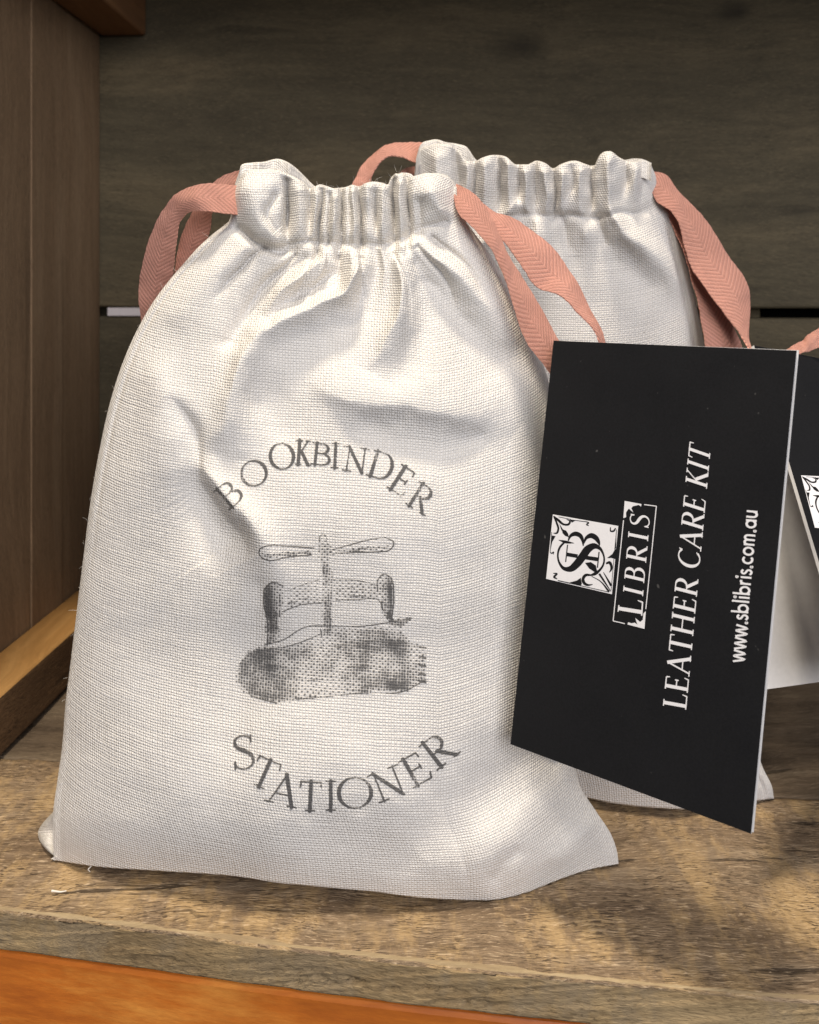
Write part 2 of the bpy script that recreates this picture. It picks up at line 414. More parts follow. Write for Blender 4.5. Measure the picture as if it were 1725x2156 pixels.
# back wall: boards across with a slot between them
back_wall = empty('back_wall'); back_wall['kind'] = 'structure'
BW0 = np.array([-0.1300, 0.3742]); BDIR = np.array([0.9926, -0.1215]); BN = np.array([0.1215, 0.9926])
def bw(u, d): p = BW0 + BDIR * u + BN * d; return (p[0], p[1])
def back_board(z0, z1, d0=0.0, d1=0.012, u0=0.0, u1=0.36, bevel=0.0012, mat=None):
    return board('back_board', [bw(u0, d0), bw(u1, d0), bw(u1, d1), bw(u0, d1)], z0, z1, mat or M_back, back_wall, bevel)
back_board(0.1208, 0.262, bevel=0.0016)
back_board(-0.02, 0.1172, d0=-0.0005, bevel=0.0012)
back_board(0.1110, 0.1260, d0=0.0126, d1=0.018, u0=0.0, u1=0.2615, bevel=0.0004)     # lath behind the slot
bb = board('slot_dark_sheet', [bw(0.0, 0.05), bw(0.40, 0.05), bw(0.40, 0.052), bw(0.0, 0.052)], 0.0, 0.27, M_dark, back_wall, 0)  # near-black sheet added behind so the open slot reads dark
ps = board('plastic_strip', [bw(0.0125, -0.0022), bw(0.040, -0.0022), bw(0.040, 0.0100), bw(0.0125, 0.0100)], 0.11735, 0.12055, M_plastic, None, 0.0003)
tag(ps, 'short white plastic strip lying in the slot of the back boards at left', 'strip')

# left wall: upright boards, a batten along the shelf and one under the shelf above
left_wall = empty('left_wall'); left_wall['kind'] = 'structure'
LDIR = np.array([0.045, 0.9990]); LN = np.array([-0.9990, 0.045]); L0 = np.array([-0.1262, 0.262])
def lw(u, d): p = L0 + LDIR * u + LN * d; return (p[0], p[1])
def lboard(u0, u1, d0, d1, z0, z1, mat, name='side_board', bevel=0.001):
    return board(name, [lw(u0, d0), lw(u1, d0), lw(u1, d1), lw(u0, d1)], z0, z1, mat, left_wall, bevel if name == 'batten' else 0.0004)
lboard(-0.09, 0.049, 0.0, 0.012, -0.0, 0.30, M_side)
lboard(0.0493, 0.0737, -0.0003, 0.012, -0.0, 0.30, M_side)
lboard(0.0740, 0.1105, 0.0002, 0.012, -0.0, 0.30, M_side)
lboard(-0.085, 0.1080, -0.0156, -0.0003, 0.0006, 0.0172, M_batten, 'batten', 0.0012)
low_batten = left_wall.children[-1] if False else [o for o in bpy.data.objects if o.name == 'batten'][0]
low_batten.data.materials.append(M_batten_shaded)
for p in low_batten.data.polygons: p.material_index = 0 if p.normal.z > 0.6 else 1  # bright top, darker sides: light and shade put into the wood colours
lboard(-0.085, 0.1085, -0.0190, -0.0012, 0.2265, 0.244, M_beam, 'batten', 0.0014)
upper = empty('upper_shelf'); upper['kind'] = 'structure'
board('shelf_plank', [(-0.15, 0.302), (0.22, 0.155), (0.22, 0.37), (-0.15, 0.40)], 0.2445, 0.256, M_beam, upper, 0.001)

# ------------------------------------------------------------------ cloth surfaces
def ridge(px, py, pts, side=None):
    """pts: (x, y, height, width) along a crease; gaussian cross-section; widths in frame pixels"""
    p = np.asarray(pts, float)
    if side: p[0, 2] = 0; p[-1, 2] = 0
    if len(p) > 2: p = catmull(p, max(12, 5 * len(p)))
    best = np.full(px.shape, 1e9); H = np.zeros(px.shape)
    wmax = p[:, 3].max() * 3.2
    x0, x1, y0, y1 = p[:, 0].min() - wmax, p[:, 0].max() + wmax, p[:, 1].min() - wmax, p[:, 1].max() + wmax
    msk = (px > x0) & (px < x1) & (py > y0) & (py < y1)
    X = px[msk]; Y = py[msk]
    if X.size == 0: return H
    b = np.full(X.shape, 1e9); hh = np.zeros(X.shape); ww = np.ones(X.shape); sg = np.ones(X.shape)
    for a, c in zip(p[:-1], p[1:]):
        dx, dy = c[0] - a[0], c[1] - a[1]; L2 = dx*dx + dy*dy + 1e-9
        t = np.clip(((X - a[0]) * dx + (Y - a[1]) * dy) / L2, 0, 1)
        ex = X - a[0] - t * dx; ey = Y - a[1] - t * dy
        d = ex*ex + ey*ey; k = d < b
        b[k] = d[k]; hh[k] = (a[2] + (c[2] - a[2]) * t)[k]; ww[k] = (a[3] + (c[3] - a[3]) * t)[k]
        sg[k] = np.sign(dx * ey - dy * ex)[k]
    if side: ww = np.where(sg > 0, ww * side[1], ww * side[0])   # side = (left-hand factor, right-hand factor) walking the crease (y down)
    q = np.sqrt(b) / ww; e = np.clip((ww - 20) / 20, 0.20, 1.6)
    r = hh * np.exp(-(np.sqrt(q * q + e * e) - e) * (1.0 + 0.45 * np.clip(e, 0, 1)) - 0.22 * q * q)
    H[msk] = r
    return H

def coons(Lc, Rc, Bc, Tc, ns, nt, kt=5.0, kb=3.0):
    """outlines in pixels -> px, py grids; rows bottom to top"""
    s = np.linspace(0, 1, ns)[None, :]; t = np.linspace(0, 1, nt)[:, None]
    Lc = np.asarray(Lc, float); Rc = np.asarray(Rc, float); Bc = np.asarray(Bc, float); Tc = np.asarray(Tc, float)
    def side(C):
        q = (C[0, 1] - C[:, 1]) / (C[0, 1] - C[-1, 1])
        return spl1(t[:, 0], q, C[:, 0])[:, None], (C[0, 1] + (C[-1, 1] - C[0, 1]) * t)
    def cap(C):
        q = (C[:, 0] - C[0, 0]) / (C[-1, 0] - C[0, 0])
        return (C[0, 0] + (C[-1, 0] - C[0, 0]) * s), spl1(s[0], q, C[:, 1])[None, :]
    lx, ly = side(Lc); rx, ry = side(Rc); bx, by = cap(Bc); tx, ty = cap(Tc)
    px = (1 - s) * lx + s * rx
    py = (1 - s) * ly + s * ry
    wb = (1 - t) ** kb; wt = t ** kt
    py = py + wb * (by - ((1 - s) * by[:, :1] + s * by[:, -1:])) + wt * (ty - ((1 - s) * ty[:, :1] + s * ty[:, -1:]))
    return px, py, np.broadcast_to(s, px.shape), np.broadcast_to(t, px.shape)

def grid_normals(V):
    du = np.gradient(V, axis=1); dv = np.gradient(V, axis=0)
    n = np.cross(du, dv); n /= np.linalg.norm(n, axis=-1, keepdims=True) + 1e-12
    return n

def grid_uv(V):
    nt, ns = V.shape[:2]
    du = np.linalg.norm(np.diff(V, axis=1), axis=-1); dv = np.linalg.norm(np.diff(V, axis=0), axis=-1)
    U = np.concatenate([np.zeros((nt, 1)), np.cumsum(du, 1)], 1); U -= U[:, ns // 2][:, None]
    Vv = np.concatenate([np.zeros((1, ns)), np.cumsum(dv, 0)], 0)
    return np.stack([U, Vv], -1)

def grid_faces(nt, ns):
    idx = np.arange(nt * ns).reshape(nt, ns)
    return np.stack([idx[:-1, :-1], idx[:-1, 1:], idx[1:, 1:], idx[1:, :-1]], -1)

def split_grid(V, uv, mask, names, mats, parent):
    """one smooth grid delivered as two parts: faces where mask is True go to names[1]"""
    nt, ns = V.shape[:2]; N = grid_normals(V).reshape(-1, 3)
    f = grid_faces(nt, ns); fm = mask[:-1, :-1].reshape(-1); f = f.reshape(-1, 4); out = []
    for w, nm, mt in ((False, names[0], mats[0]), (True, names[1], mats[1])):
        ff = f[fm == w]; used = np.unique(ff); re = np.full(nt * ns, -1); re[used] = np.arange(len(used))
        out.append(mesh_obj(nm, V.reshape(-1, 3)[used], re[ff], mt, parent, uv=uv.reshape(-1, 2)[used], smooth=True, normals=N[used]))
    return out

def rim_rows(px, py, Y, r_px=11, r_y=0.0014, depth=34, n=9):
    """continue the grid over the top edge and down inside"""
    rx, ry, rY = [], [], []
    for a in np.linspace(0, 1, n)[1:]:
        th = a * math.pi
        rx.append(px[-1]); ry.append(py[-1] - r_px * math.sin(th) * 0.55); rY.append(Y[-1] + r_y * (1 - math.cos(th)))
    rx.append(px[-1]); ry.append(py[-1] + depth); rY.append(Y[-1] + 2.2 * r_y)
    return np.vstack([px] + [q[None] for q in rx]), np.vstack([py] + [q[None] for q in ry]), np.vstack([Y] + [q[None] for q in rY])

mm = 0.001
z1 = lambda x, y: (266.7 + x * .4638, 266.7 + y * .4638)
z2 = lambda x, y: (666.7 + x * .6137, 266.7 + y * .6137)
z3 = lambda x, y: (400 + x * .4019, 900 + y * .4019)
z4 = lambda x, y: (1053.3 + x * .5103, 700 + y * .5103)
z6 = lambda x, y: (1133.4 + x * .1739, 1033.4 + y * .1739)

# ---- front bag
A_L = [(114, 1812), (111, 1760), (113, 1700), (120, 1650), (131, 1570), (138, 1480), (148, 1400), (160, 1300), (176, 1170), (190, 1060), (210, 945), (231, 850), (256, 770), (290, 692), (332, 622), (384, 558), (440, 500), (476, 474), (486, 452), (487, 425), (492, 400), (500, 384)]
A_R = [(1303, 1820), (1300, 1795), (1286, 1755), (1256, 1709), (1222, 1655), (1210, 1600), (1204, 1500), (1196, 1300), (1186, 1050), (1170, 880), (1152, 792), (1116, 700), (1076, 612), (1032, 535), (990, 478), (970, 447), (966, 425), (962, 398)]
A_B = [(114, 1812), (186, 1823), (352, 1835), (502, 1846), (578, 1858), (703, 1870), (804, 1880), (867, 1889), (934, 1894), (1020, 1897), (1070, 1891), (1110, 1880), (1170, 1856), (1241, 1832), (1303, 1820)]
A_T = [(500, 384), (515, 370), (540, 362), (575, 362), (606, 372), (636, 388), (652, 402), (662, 399), (674, 394), (690, 398), (704, 402), (716, 401), (730, 399), (742, 395), (757, 398), (768, 392), (786, 388), (806, 391), (816, 394), (824, 380), (834, 371), (846, 372), (856, 380), (874, 376), (900, 370), (932, 372), (950, 382), (962, 398)]
CAS = [(487, 452), (499, 480), (526, 499), (563, 514), (591, 522), (612, 512), (640, 506), (680, 512), (720, 514), (757, 508), (800, 510), (830, 506), (858, 494), (900, 478), (940, 466), (968, 445)]

def bag_front_H(px, py, s, t):
    """relief of the front panel toward the lens, millimetres"""
    H = np.zeros(px.shape)
    ox, oy = px, py
    px = ox + 3.0 * noise2(ox / 34, oy / 60, 101, 2); py = oy + 5.0 * noise2(ox / 50, oy / 50, 102, 2)
    R = lambda *pts, side=None: ridge(px, py, pts, side)
    # --- pleats of the casing: creases pressed in between rounded tucks
    for (xa, ya, xb, yb, h, w) in [
        (606, 395, 604, 515, -4.2, 9), (652, 400, 650, 500, -2.6, 8), (676, 408, 668, 540, -3.0, 6), (692, 420, 690, 560, -1.6, 5),
        (719, 408, 716, 545, -3.6, 7), (737, 410, 734, 520, -1.2, 5), (758, 404, 758, 560, -3.4, 6), (785, 425, 792, 505, -2.2, 8), (826, 388, 832, 535, -3.8, 7),
        (858, 392, 860, 540, -3.2, 7), (884, 440, 876, 500, -1.2, 9)]:
        H += R((xa, ya - 14, h * .9, w), ((xa + xb) / 2 + 2, (ya + yb) / 2, h * 1.3, w), (xb, yb, h * .35, w * 1.5))
    for (x, ya, yb, h, w) in [(632, 400, 500, 1.5, 14), (664, 405, 500, 1.3, 8), (704, 415, 510, 1.8, 10), (746, 405, 520, 1.8, 9), (772, 400, 440, 1.6, 12), (806, 405, 520, 1.8, 13), (842, 385, 520, 1.8, 9)]:
        H += R((x, ya, h, w), (x, (ya + yb) / 2, h, w), (x, yb, h * .3, w))
    # rounded ends of the casing, the hollow of the tuck at its left
    H += R((528, 405, 5.0, 42), (545, 450, 5.0, 40), (575, 490, 3.0, 26))
    H += R((910, 405, 4.5, 32), (925, 440, 3.5, 26))
    H += R((575, 415, -2.4, 13), (562, 450, -2.4, 13), (583, 490, -1.4, 10))
    for pts in ([(668, 530), (640, 590), (616, 645)], [(716, 540), (712, 590), (688, 628)], [(758, 545), (765, 600), (758, 645)], [(832, 535), (856, 600), (866, 670)],
                [(880, 520), (930, 580), (962, 645)], [(620, 535), (560, 592), (516, 655)], [(560, 520), (500, 570), (455, 630)], [(910, 500), (985, 560), (1030, 640)]):
        H += R(*[(x, y, v, w) for (x, y), v, w in zip(pts, (-1.9, -2.0, -.3), (7, 9, 12))])
    for pts in ([(690, 530), (676, 580), (655, 605)], [(737, 525), (738, 575), (722, 600)], [(800, 520), (808, 575), (802, 640)], [(850, 520), (880, 580), (905, 650)]):
        H += R(*[(x, y, v, w) for (x, y), v, w in zip(pts, (1.3, 1.3, .2), (8, 10, 13))])
    # stitch line under the casing
    H += ridge(px, py, [(x, y, -1.9, 11) for x, y in CAS[1:-1]])
    H += R((500, 487, -1.5, 8), (540, 510, -2.6, 8), (591, 530, -2.8, 9), (620, 520, -1.8, 9))
    # --- folds fanning out of the neck
    H += R((748, 520, 2.5, 20), (752, 563, 4.2, 22), (728, 612, 4.6, 25), (672, 640, 4.4, 27), (598, 672, 4.4, 28), (536, 712, 4.8, 31), (498, 790, 4.4, 36), (476, 880, 3.2, 48), (462, 960, 2.0, 60), side=(1.0, .62))
    H += R((690, 535, 2.0, 14), (650, 570, 3.4, 20), (600, 606, 3.6, 22), (556, 660, 3.4, 24), side=(1, .8))
    H += R((700, 575, -1.8, 16), (655, 610, -2.2, 20), (600, 640, -1.6, 20), (540, 720, -.6, 24))
    H += R((826, 520, 3.0, 16), (841, 563, 4.4, 19), (846, 618, 5.2, 22), (838, 670, 4.6, 27), (818, 712, 3.4, 34), (776, 780, 1.4, 46), side=(1.5, .62))
    H += R((792, 530, -2.6, 22), (792, 590, -3.0, 30), (770, 650, -2.6, 36), (715, 705, -1.6, 44), (650, 760, -1.4, 48), (600, 830, -1.2, 50))
    H += R((876, 560, -2.6, 20), (890, 640, -2.8, 30), (880, 720, -2.6, 36), (850, 780, -1.6, 40))
    H += R((868, 512, 2.2, 16), (920, 548, 3.4, 24), (985, 600, 3.0, 34), (1050, 690, 2.0, 40))
    H += R((905, 590, -2.0, 22), (970, 670, -3.0, 36), (1040, 760, -2.4, 42))
    H += R((640, 545, -2.2, 16), (590, 580, -3.2, 22), (535, 640, -3.6, 26), (492, 720, -3.2, 28))
    H += R((520, 520, 2.0, 26), (450, 570, 2.2, 36), (390, 650, 1.8, 44))
    # cross fold over the top of the contents and the hollow under it
    H += R((640, 800, 1.0, 30), (720, 832, 2.0, 38), (800, 848, 2.9, 42), (900, 858, 3.2, 46), (1000, 885, 2.4, 46), (1070, 930, 1.6, 40), side=(1.25, .72))
    H += R((770, 905, -1.2, 34), (850, 928, -1.5, 44), (940, 935, -1.4, 44), (1010, 915, -1.8, 28))
    H += R((560, 850, -1.4, 44), (600, 900, -1.6, 46))
    # crease along the left of the contents
    H += R((352, 828, -1.6, 18), (388, 870, -2.0, 24), (412, 910, -2.6, 24), (418, 970, -2.2, 26), (424, 1020, -3.2, 30), (462, 1080, -4.6, 38), (508, 1130, -3.8, 38), (530, 1180, -2.2, 36), side=(.62, 1.5))
    H += R((430, 985, 1.6, 22), (476, 1050, 3.6, 30), (530, 1110, 4.6, 34), (562, 1170, 3.6, 40), (572, 1260, 1.8, 50))
    H += R((330, 800, 1.8, 40), (350, 880, 2.2, 50), (360, 980, 1.8, 60))
    H += R((545, 1240, -1.2, 30), (540, 1330, -1.6, 40), (520, 1450, -1.4, 50), (500, 1560, -1.0, 50))
    # contents: flat box with rounded shoulders behind the print
    H += 2.2 * sstep(430, 620, px) * (1 - sstep(980, 1180, px)) * sstep(930, 1150, py) * (1 - sstep(1480, 1790, py))
    # lower right: the corner pulled out beyond the contents
    H += R((1100, 1560, -1.5, 40), (1040, 1640, -1.8, 52), (960, 1730, -1.2, 56), (880, 1790, -.6, 60), side=(1, 1.2))
    H += R((1190, 1640, 1.8, 40), (1120, 1720, 2.0, 50), (1060, 1800, 1.6, 50), (1010, 1870, .8, 44))
    H += R((1165, 1590, -2.0, 24), (1185, 1650, -1.0, 20))
    H += R((1090, 1790, -1.2, 22), (1040, 1850, -1.6, 26))
    H += R((1245, 1740, 1.6, 30), (1180, 1800, 1.8, 40))
    H += R((700, 1780, -1.6, 60), (850, 1800, -2.0, 60))
    # side seam: stitched ridge that follows the left outline
    px, py = ox, oy
    wpx = px - px[:, :1]
    H += -0.9 * np.exp(-((wpx - 17) / 4.5) ** 2) * sstep(0.36, 0.62, t) * (1 - sstep(0.90, 0.93, t))
    H += 0.5 * np.exp(-((wpx - 8) / 6.0) ** 2) * sstep(0.36, 0.62, t) * (1 - sstep(0.90, 0.93, t))
    # slack of the cloth
    H += 0.28 * noise2(px / 190, py / 170, 3, 2) + 0.07 * noise2(px / 55, py / 48, 9, 2)
    return H

def bag_front_Y(px, py, s, t):
    Yb = floorY(py[0])[None, :] * (1 - 0.042 * np.sin(np.pi * np.clip((px[:1] - 130) / 860, 0, 1)) ** .8)
    left = spl1(t, [0, .12, .5, .8, 1], [0.2140, .2140, .2130, .2140, .2145])
    right = spl1(t, [0, .12, .5, .8, 1], [0.2105, .2100, .2110, .2140, .2150])
    Ys = left * (1 - s) + right * s
    base = Yb + (Ys - Yb) * sstep(-0.10, 0.22, t) if False else Yb * (1 - sstep(0, 0.35, t)) + Ys * sstep(0, 0.35, t)
    side = np.power(np.clip(1 - np.abs(2 * s - 1) ** 2.6, 0, 1), 0.62)
    amp = spl1(t, [0, .03, .10, .25, .5, .7, .85, .93, 1], [0.0, .0030, .0070, .0125, .0150, .0130, .0085, .0062, .0050])
    rightsoft = 1 - 0.35 * sstep(0.70, 1.0, s) * (1 - sstep(.75, .9, t))
    return base - amp * side * rightsoft, side

def build_front_bag():
    bag = empty('drawstring_bag')
    ns, nt = 500, 640
    px, py, s, t = coons(A_L, A_R, A_B, A_T, ns, nt, kt=16, kb=4)
    Y, side = bag_front_Y(px, py, s, t)
    H = bag_front_H(px, py, s, t)
    fade = np.clip(np.minimum(s, 1 - s) / 0.035, 0, 1) ** .7 * np.clip(t / 0.03, 0, 1) ** .6
    fade = np.maximum(fade, 0.0)
    Yu = Y - 0.25 * H * mm * fade
    Y = Y - H * mm * fade
    global FB; FB = (px, py, Y)
    # bottom turns under and meets the shelf further back
    und = []
    for q in (0.35, 0.75, 1.0):
        Yq = Y[0] + q * 0.012 * np.sin(np.pi * np.clip(s[0], 0, 1)) ** .5
        v = P(px[0], py[0], Y[0]); w = v.copy(); w[:, 1] = Yq; w[:, 0] = v[:, 0] * (1 + 0.02 * q * (0.5 - s[0])); w[:, 2] = v[:, 2] * (1 - q) ** 1.5 + 0.0003
        und.append(w)
    rpx, rpy, rY = rim_rows(px, py, Y)
    V = P(rpx, rpy, rY); V = np.concatenate([np.array(und[::-1]), V], 0)
    Vu = P(*rim_rows(px, py, Yu)); uv = grid_uv(np.concatenate([np.array(und[::-1]), Vu], 0))
    global FUV; FUV = uv[3:3 + nt]
    cas_y = np.interp(rpx, [c[0] for c in CAS], [c[1] for c in CAS])
    mask = np.concatenate([np.zeros((3, ns), bool), rpy < cas_y], 0)
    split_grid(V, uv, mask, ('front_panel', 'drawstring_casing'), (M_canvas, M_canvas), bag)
    # back panel
    A_Tb = [(500, 384), (496, 362), (508, 352), (530, 347), (556, 345), (584, 339), (602, 344), (622, 357), (640, 374), (660, 394), (700, 408), (760, 404), (820, 392), (846, 368), (866, 371), (880, 384), (930, 386), (962, 398)]
    A_Tb = [(500, 384)] + [(x, y) for x, y in A_Tb[2:]]
    ns2, nt2 = 220, 260
    px, py, s, t = coons(A_L, A_R, A_B, A_Tb, ns2, nt2, kt=16, kb=4)
    left = spl1(t, [0, .12, .5, .8, 1], [0.2140, .2140, .2130, .2140, .2145]); right = spl1(t, [0, .12, .5, .8, 1], [0.2105, .2100, .2110, .2140, .2150])
    Yf = floorY(py[0])[None, :] + 0.011 * np.sin(np.pi * s) ** .5
    Y = Yf * (1 - sstep(0, .35, t)) + (left * (1 - s) + right * s) * sstep(0, .35, t)
    Y = Y + 0.0065 * np.power(np.clip(1 - np.abs(2*s-1)**2.6, 0, 1), .6) * spl1(t, [0, .1, .8, .93, 1], [0, .5, 1, .9, .75])
    H = np.zeros(px.shape)
    for x, h, w in [(545, -2.0, 12), (575, 1.5, 14), (610, -1.6, 9), (640, 1.0, 10), (680, -1.5, 9), (720, 1.2, 9), (760, -1.5, 9), (800, 1.2, 9), (850, 1.6, 10), (890, -1.2, 10)]:
        H += ridge(px, py, [(x, 340, h, w), (x - 8, 440, h, w), (x, 520, 0, w * 2)])
    Y = Y + H * mm
    px, py, Y = rim_rows(px, py, Y, r_px=9, r_y=-0.0012)
    V = P(px, py, Y)
    low = np.maximum(V[:, :, 2], 0.0002); V[:, :, 2] = low
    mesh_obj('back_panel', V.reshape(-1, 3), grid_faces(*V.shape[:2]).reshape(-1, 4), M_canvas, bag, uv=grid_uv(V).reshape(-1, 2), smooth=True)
    # rear corner of the bottom seam sticking out at the left
    c = catmull([(122, 1700, .2188), (104, 1718, .2200), (88, 1736, .2215), (80, 1752, .2220), (84, 1772, .2185), (98, 1790, .2150), (116, 1804, .2120)], 26)
    rows = []
    for q in np.linspace(0, 1, 12):
        tx = np.full(26, 128.0); ty = np.linspace(1690, 1808, 26)
        x = c[:, 0] * (1 - q) + tx * q; y = c[:, 1] * (1 - q) + ty * q
        Yq = c[:, 2] * (1 - q) + 0.2165 * q - 0.0022 * np.sin(np.pi * q ** .6)
        v = P(x, y, Yq); v[:, 2] = np.maximum(v[:, 2], .0003); rows.append(v)
    V = np.array(rows); mesh_obj('seam_corner', V.reshape(-1, 3), grid_faces(12, 26).reshape(-1, 4), M_canvas, bag, uv=grid_uv(V).reshape(-1, 2), smooth=True)
    return bag

def sample_front(qx, qy, grid=None):
    """depth and UV of the front panel at pixels (rows of the grid are close to horizontal)"""
    px, py, Y = FB; nt, ns = px.shape
    tt = np.clip((py[0, ns//2] - qy) / (py[0, ns//2] - py[-1, ns//2]), 0, 1) * (nt - 1)
    for _ in range(6):
        i = np.clip(tt, 0, nt - 1.001); i0 = i.astype(int)
        a = px[i0, 0]; b = px[i0, -1]
        j = np.clip((qx - a) / (b - a), 0, 1) * (ns - 1); j0 = np.clip(j, 0, ns - 2).astype(int)
        yy = py[i0, j0] + (py[np.minimum(i0 + 1, nt - 1), j0] - py[i0, j0]) * (i - i0)
        slope = (py[np.minimum(i0 + 1, nt - 1), j0] - py[i0, j0])
        tt = np.clip(tt + (qy - yy) / np.where(np.abs(slope) < 1e-6, -1, slope), 0, nt - 1.001)
    i0 = np.clip(tt, 0, nt - 2).astype(int); fi = tt - i0
    a = px[i0, 0] * (1 - fi) + px[i0 + 1, 0] * fi; b = px[i0, -1] * (1 - fi) + px[i0 + 1, -1] * fi
    j = np.clip((qx - a) / (b - a), 0, 1) * (ns - 1); j0 = np.clip(j, 0, ns - 2).astype(int); fj = j - j0
    def bil(G):
        e = (1,) * (G.ndim - 2); A = fi.reshape(fi.shape + e); B = fj.reshape(fj.shape + e)
        return (G[i0, j0]*(1-A)*(1-B) + G[i0+1, j0]*A*(1-B) + G[i0, j0+1]*(1-A)*B + G[i0+1, j0+1]*A*B)
    return bil(Y), bil(FUV)

# ------------------------------------------------------------------ lettering: own stroke alphabet
TK, TN = 0.135, 0.05
def ell(cx, cy, rx, ry, a0, a1, n=22, wmin=TN, wmax=TK, ax=0.0):
    a = np.radians(np.linspace(a0, a1, n))
    return ([(cx + rx * math.cos(q), cy + ry * math.sin(q)) for q in a], [wmin + (wmax - wmin) * abs(math.cos(q - ax)) ** 1.6 for q in a])
def serif(x, y, hw=0.13): return ([(x - hw, y), (x + hw, y)], [0.045, 0.045])
def ln(x0, y0, x1, y1, w0, w1=None): return ([(x0, y0), (x1, y1)], [w0, w1 or w0])
def bowl(x, y0, y1, r, thick=TK):
    c = (y0 + y1) / 2; h = (y1 - y0) / 2
    pts = [(x, y1), (x + r * .45, y1)]; w = [TN, TN]
    for q in np.radians(np.linspace(80, -80, 13)):
        pts.append((x + r * .45 + r * .55 * math.cos(q), c + h * math.sin(q))); w.append(TN + (thick - TN) * math.cos(q) ** 1.4)
    pts += [(x + r * .45, y0), (x, y0)]; w += [TN, TN]
    return (pts, w)
S_PTS = [(.50, .80), (.47, .91), (.36, .97), (.25, .96), (.14, .88), (.12, .74), (.20, .62), (.34, .53), (.46, .43), (.52, .28), (.47, .12), (.34, .03), (.22, .03), (.12, .10), (.08, .22)]
S_W = [.05, .05, .05, .05, .07, .09, .12, .14, .12, .09, .07, .05, .05, .05, .05]
SERIF = {
 'I': (.36, [ln(.18, 0, .18, 1, TK), serif(.18, .02), serif(.18, .98)]),
 'L': (.62, [ln(.18, 0, .18, 1, TK), serif(.18, .98), ln(.05, .025, .56, .025, TN), ln(.55, .02, .60, .22, .06, .03)]),
 'E': (.66, [ln(.18, 0, .18, 1, TK), ln(.05, .025, .56, .025, TN), ln(.05, .975, .52, .975, TN), ln(.18, .52, .46, .52, TN), ln(.55, .02, .60, .20, .06, .03), ln(.52, .97, .54, .82, .06, .03), ln(.46, .44, .46, .60, .05)]),
 'A': (.80, [ln(.10, 0, .40, 1, TN + .01), ln(.38, 1, .70, 0, TK), ln(.20, .34, .58, .34, TN), serif(.10, .02, .11), serif(.70, .02, .12)]),
 'T': (.70, [ln(.35, 0, .35, 1, TK), serif(.35, .02), ln(.04, .97, .66, .97, TN), ln(.05, .98, .03, .80, .06, .03), ln(.65, .98, .67, .80, .06, .03)]),
 'H': (.88, [ln(.18, 0, .18, 1, TK), ln(.70, 0, .70, 1, TK), ln(.18, .52, .70, .52, TN), serif(.18, .02), serif(.18, .98), serif(.70, .02), serif(.70, .98)]),
 'R': (.74, [ln(.18, 0, .18, 1, TK), serif(.18, .02), ln(.05, .975, .2, .975, .045), bowl(.18, .49, .975, .40), ln(.34, .50, .66, .03, TK, TK * .9), ln(.60, .02, .78, .02, .045)]),
 'C': (.78, [ell(.44, .5, .36, .48, 48, 312, 26, ax=0.0), ln(.69, .84, .71, .98, .05, .04), ln(.68, .14, .71, .20, .04)]),
 'K': (.74, [ln(.18, 0, .18, 1, TK), serif(.18, .02), serif(.18, .98), ln(.20, .44, .58, .97, TN), ln(.30, .55, .66, .02, TK), serif(.58, .98, .10), serif(.68, .02, .10)]),
 'B': (.68, [ln(.18, 0, .18, 1, TK), ln(.05, .025, .2, .025, .045), ln(.05, .975, .2, .975, .045), bowl(.18, .53, .975, .36), bowl(.18, .025, .53, .43)]),
 'S': (.60, [(S_PTS, S_W), ln(.50, .78, .505, .97, .045), ln(.08, .24, .07, .03, .045)]),
 'O': (.86, [ell(.43, .5, .37, .48, 0, 360, 34)]),
 'N': (.86, [ln(.18, 0, .18, 1, TN + .01), ln(.16, 1, .70, 0, TK), ln(.70, 0, .70, 1, TN + .01), serif(.18, .02), serif(.12, .98, .10), serif(.70, .98)]),
 'D': (.84, [ln(.18, 0, .18, 1, TK), ln(.05, .025, .2, .025, .045), ln(.05, .975, .2, .975, .045), bowl(.18, .025, .975, .58)]),
 ' ': (.34, []),
}
MW = 0.20
def ring(cx, cy, r, a0, a1, n=22): return ell(cx, cy, r, r, a0, a1, n, MW, MW)
SANS = {   # x-height = 1
 'w': (1.42, [([(.05, 1), (.38, 0), (.70, .95), (1.02, 0), (1.36, 1)], [MW] * 5)]),
 's': (.74, [([(.60, .82), (.48, .93), (.32, .95), (.18, .86), (.16, .72), (.26, .60), (.42, .52), (.56, .42), (.60, .26), (.50, .10), (.34, .04), (.20, .07), (.08, .20)], [MW * .95] * 13)]),
 'b': (1.12, [ln(.16, 0, .16, 1.62, MW), ring(.56, .5, .41, 0, 360)]),
 'l': (.42, [ln(.2, 0, .2, 1.62, MW)]),
 'i': (.42, [ln(.2, 0, .2, 1.0, MW), ring(.2, 1.36, .055, 0, 360, 10)]),
 'r': (.66, [ln(.16, 0, .16, 1.0, MW), ([(.16, .55), (.24, .80), (.38, .93), (.58, .93)], [MW] * 4)]),
 'c': (.94, [ring(.54, .5, .42, 48, 312)]),
 'o': (1.10, [ring(.54, .5, .42, 0, 360)]),
 'm': (1.52, [ln(.16, 0, .16, 1.0, MW), ([(.16, .6), (.24, .84), (.42, .94), (.58, .90), (.68, .76), (.70, .6), (.70, 0)], [MW] * 7), ([(.70, .6), (.78, .84), (.96, .94), (1.12, .90), (1.22, .76), (1.24, .6), (1.24, 0)], [MW] * 7)]),
 'a': (1.12, [ring(.52, .5, .41, 0, 360), ln(.93, 0, .93, 1.0, MW)]),
 'u': (1.04, [([(.16, 1), (.16, .42), (.20, .20), (.36, .06), (.56, .06), (.72, .20), (.78, .42)], [MW] * 7), ln(.80, 0, .80, 1.0, MW)]),
 '.': (.42, [ring(.2, .08, .055, 0, 360, 10)]),
}
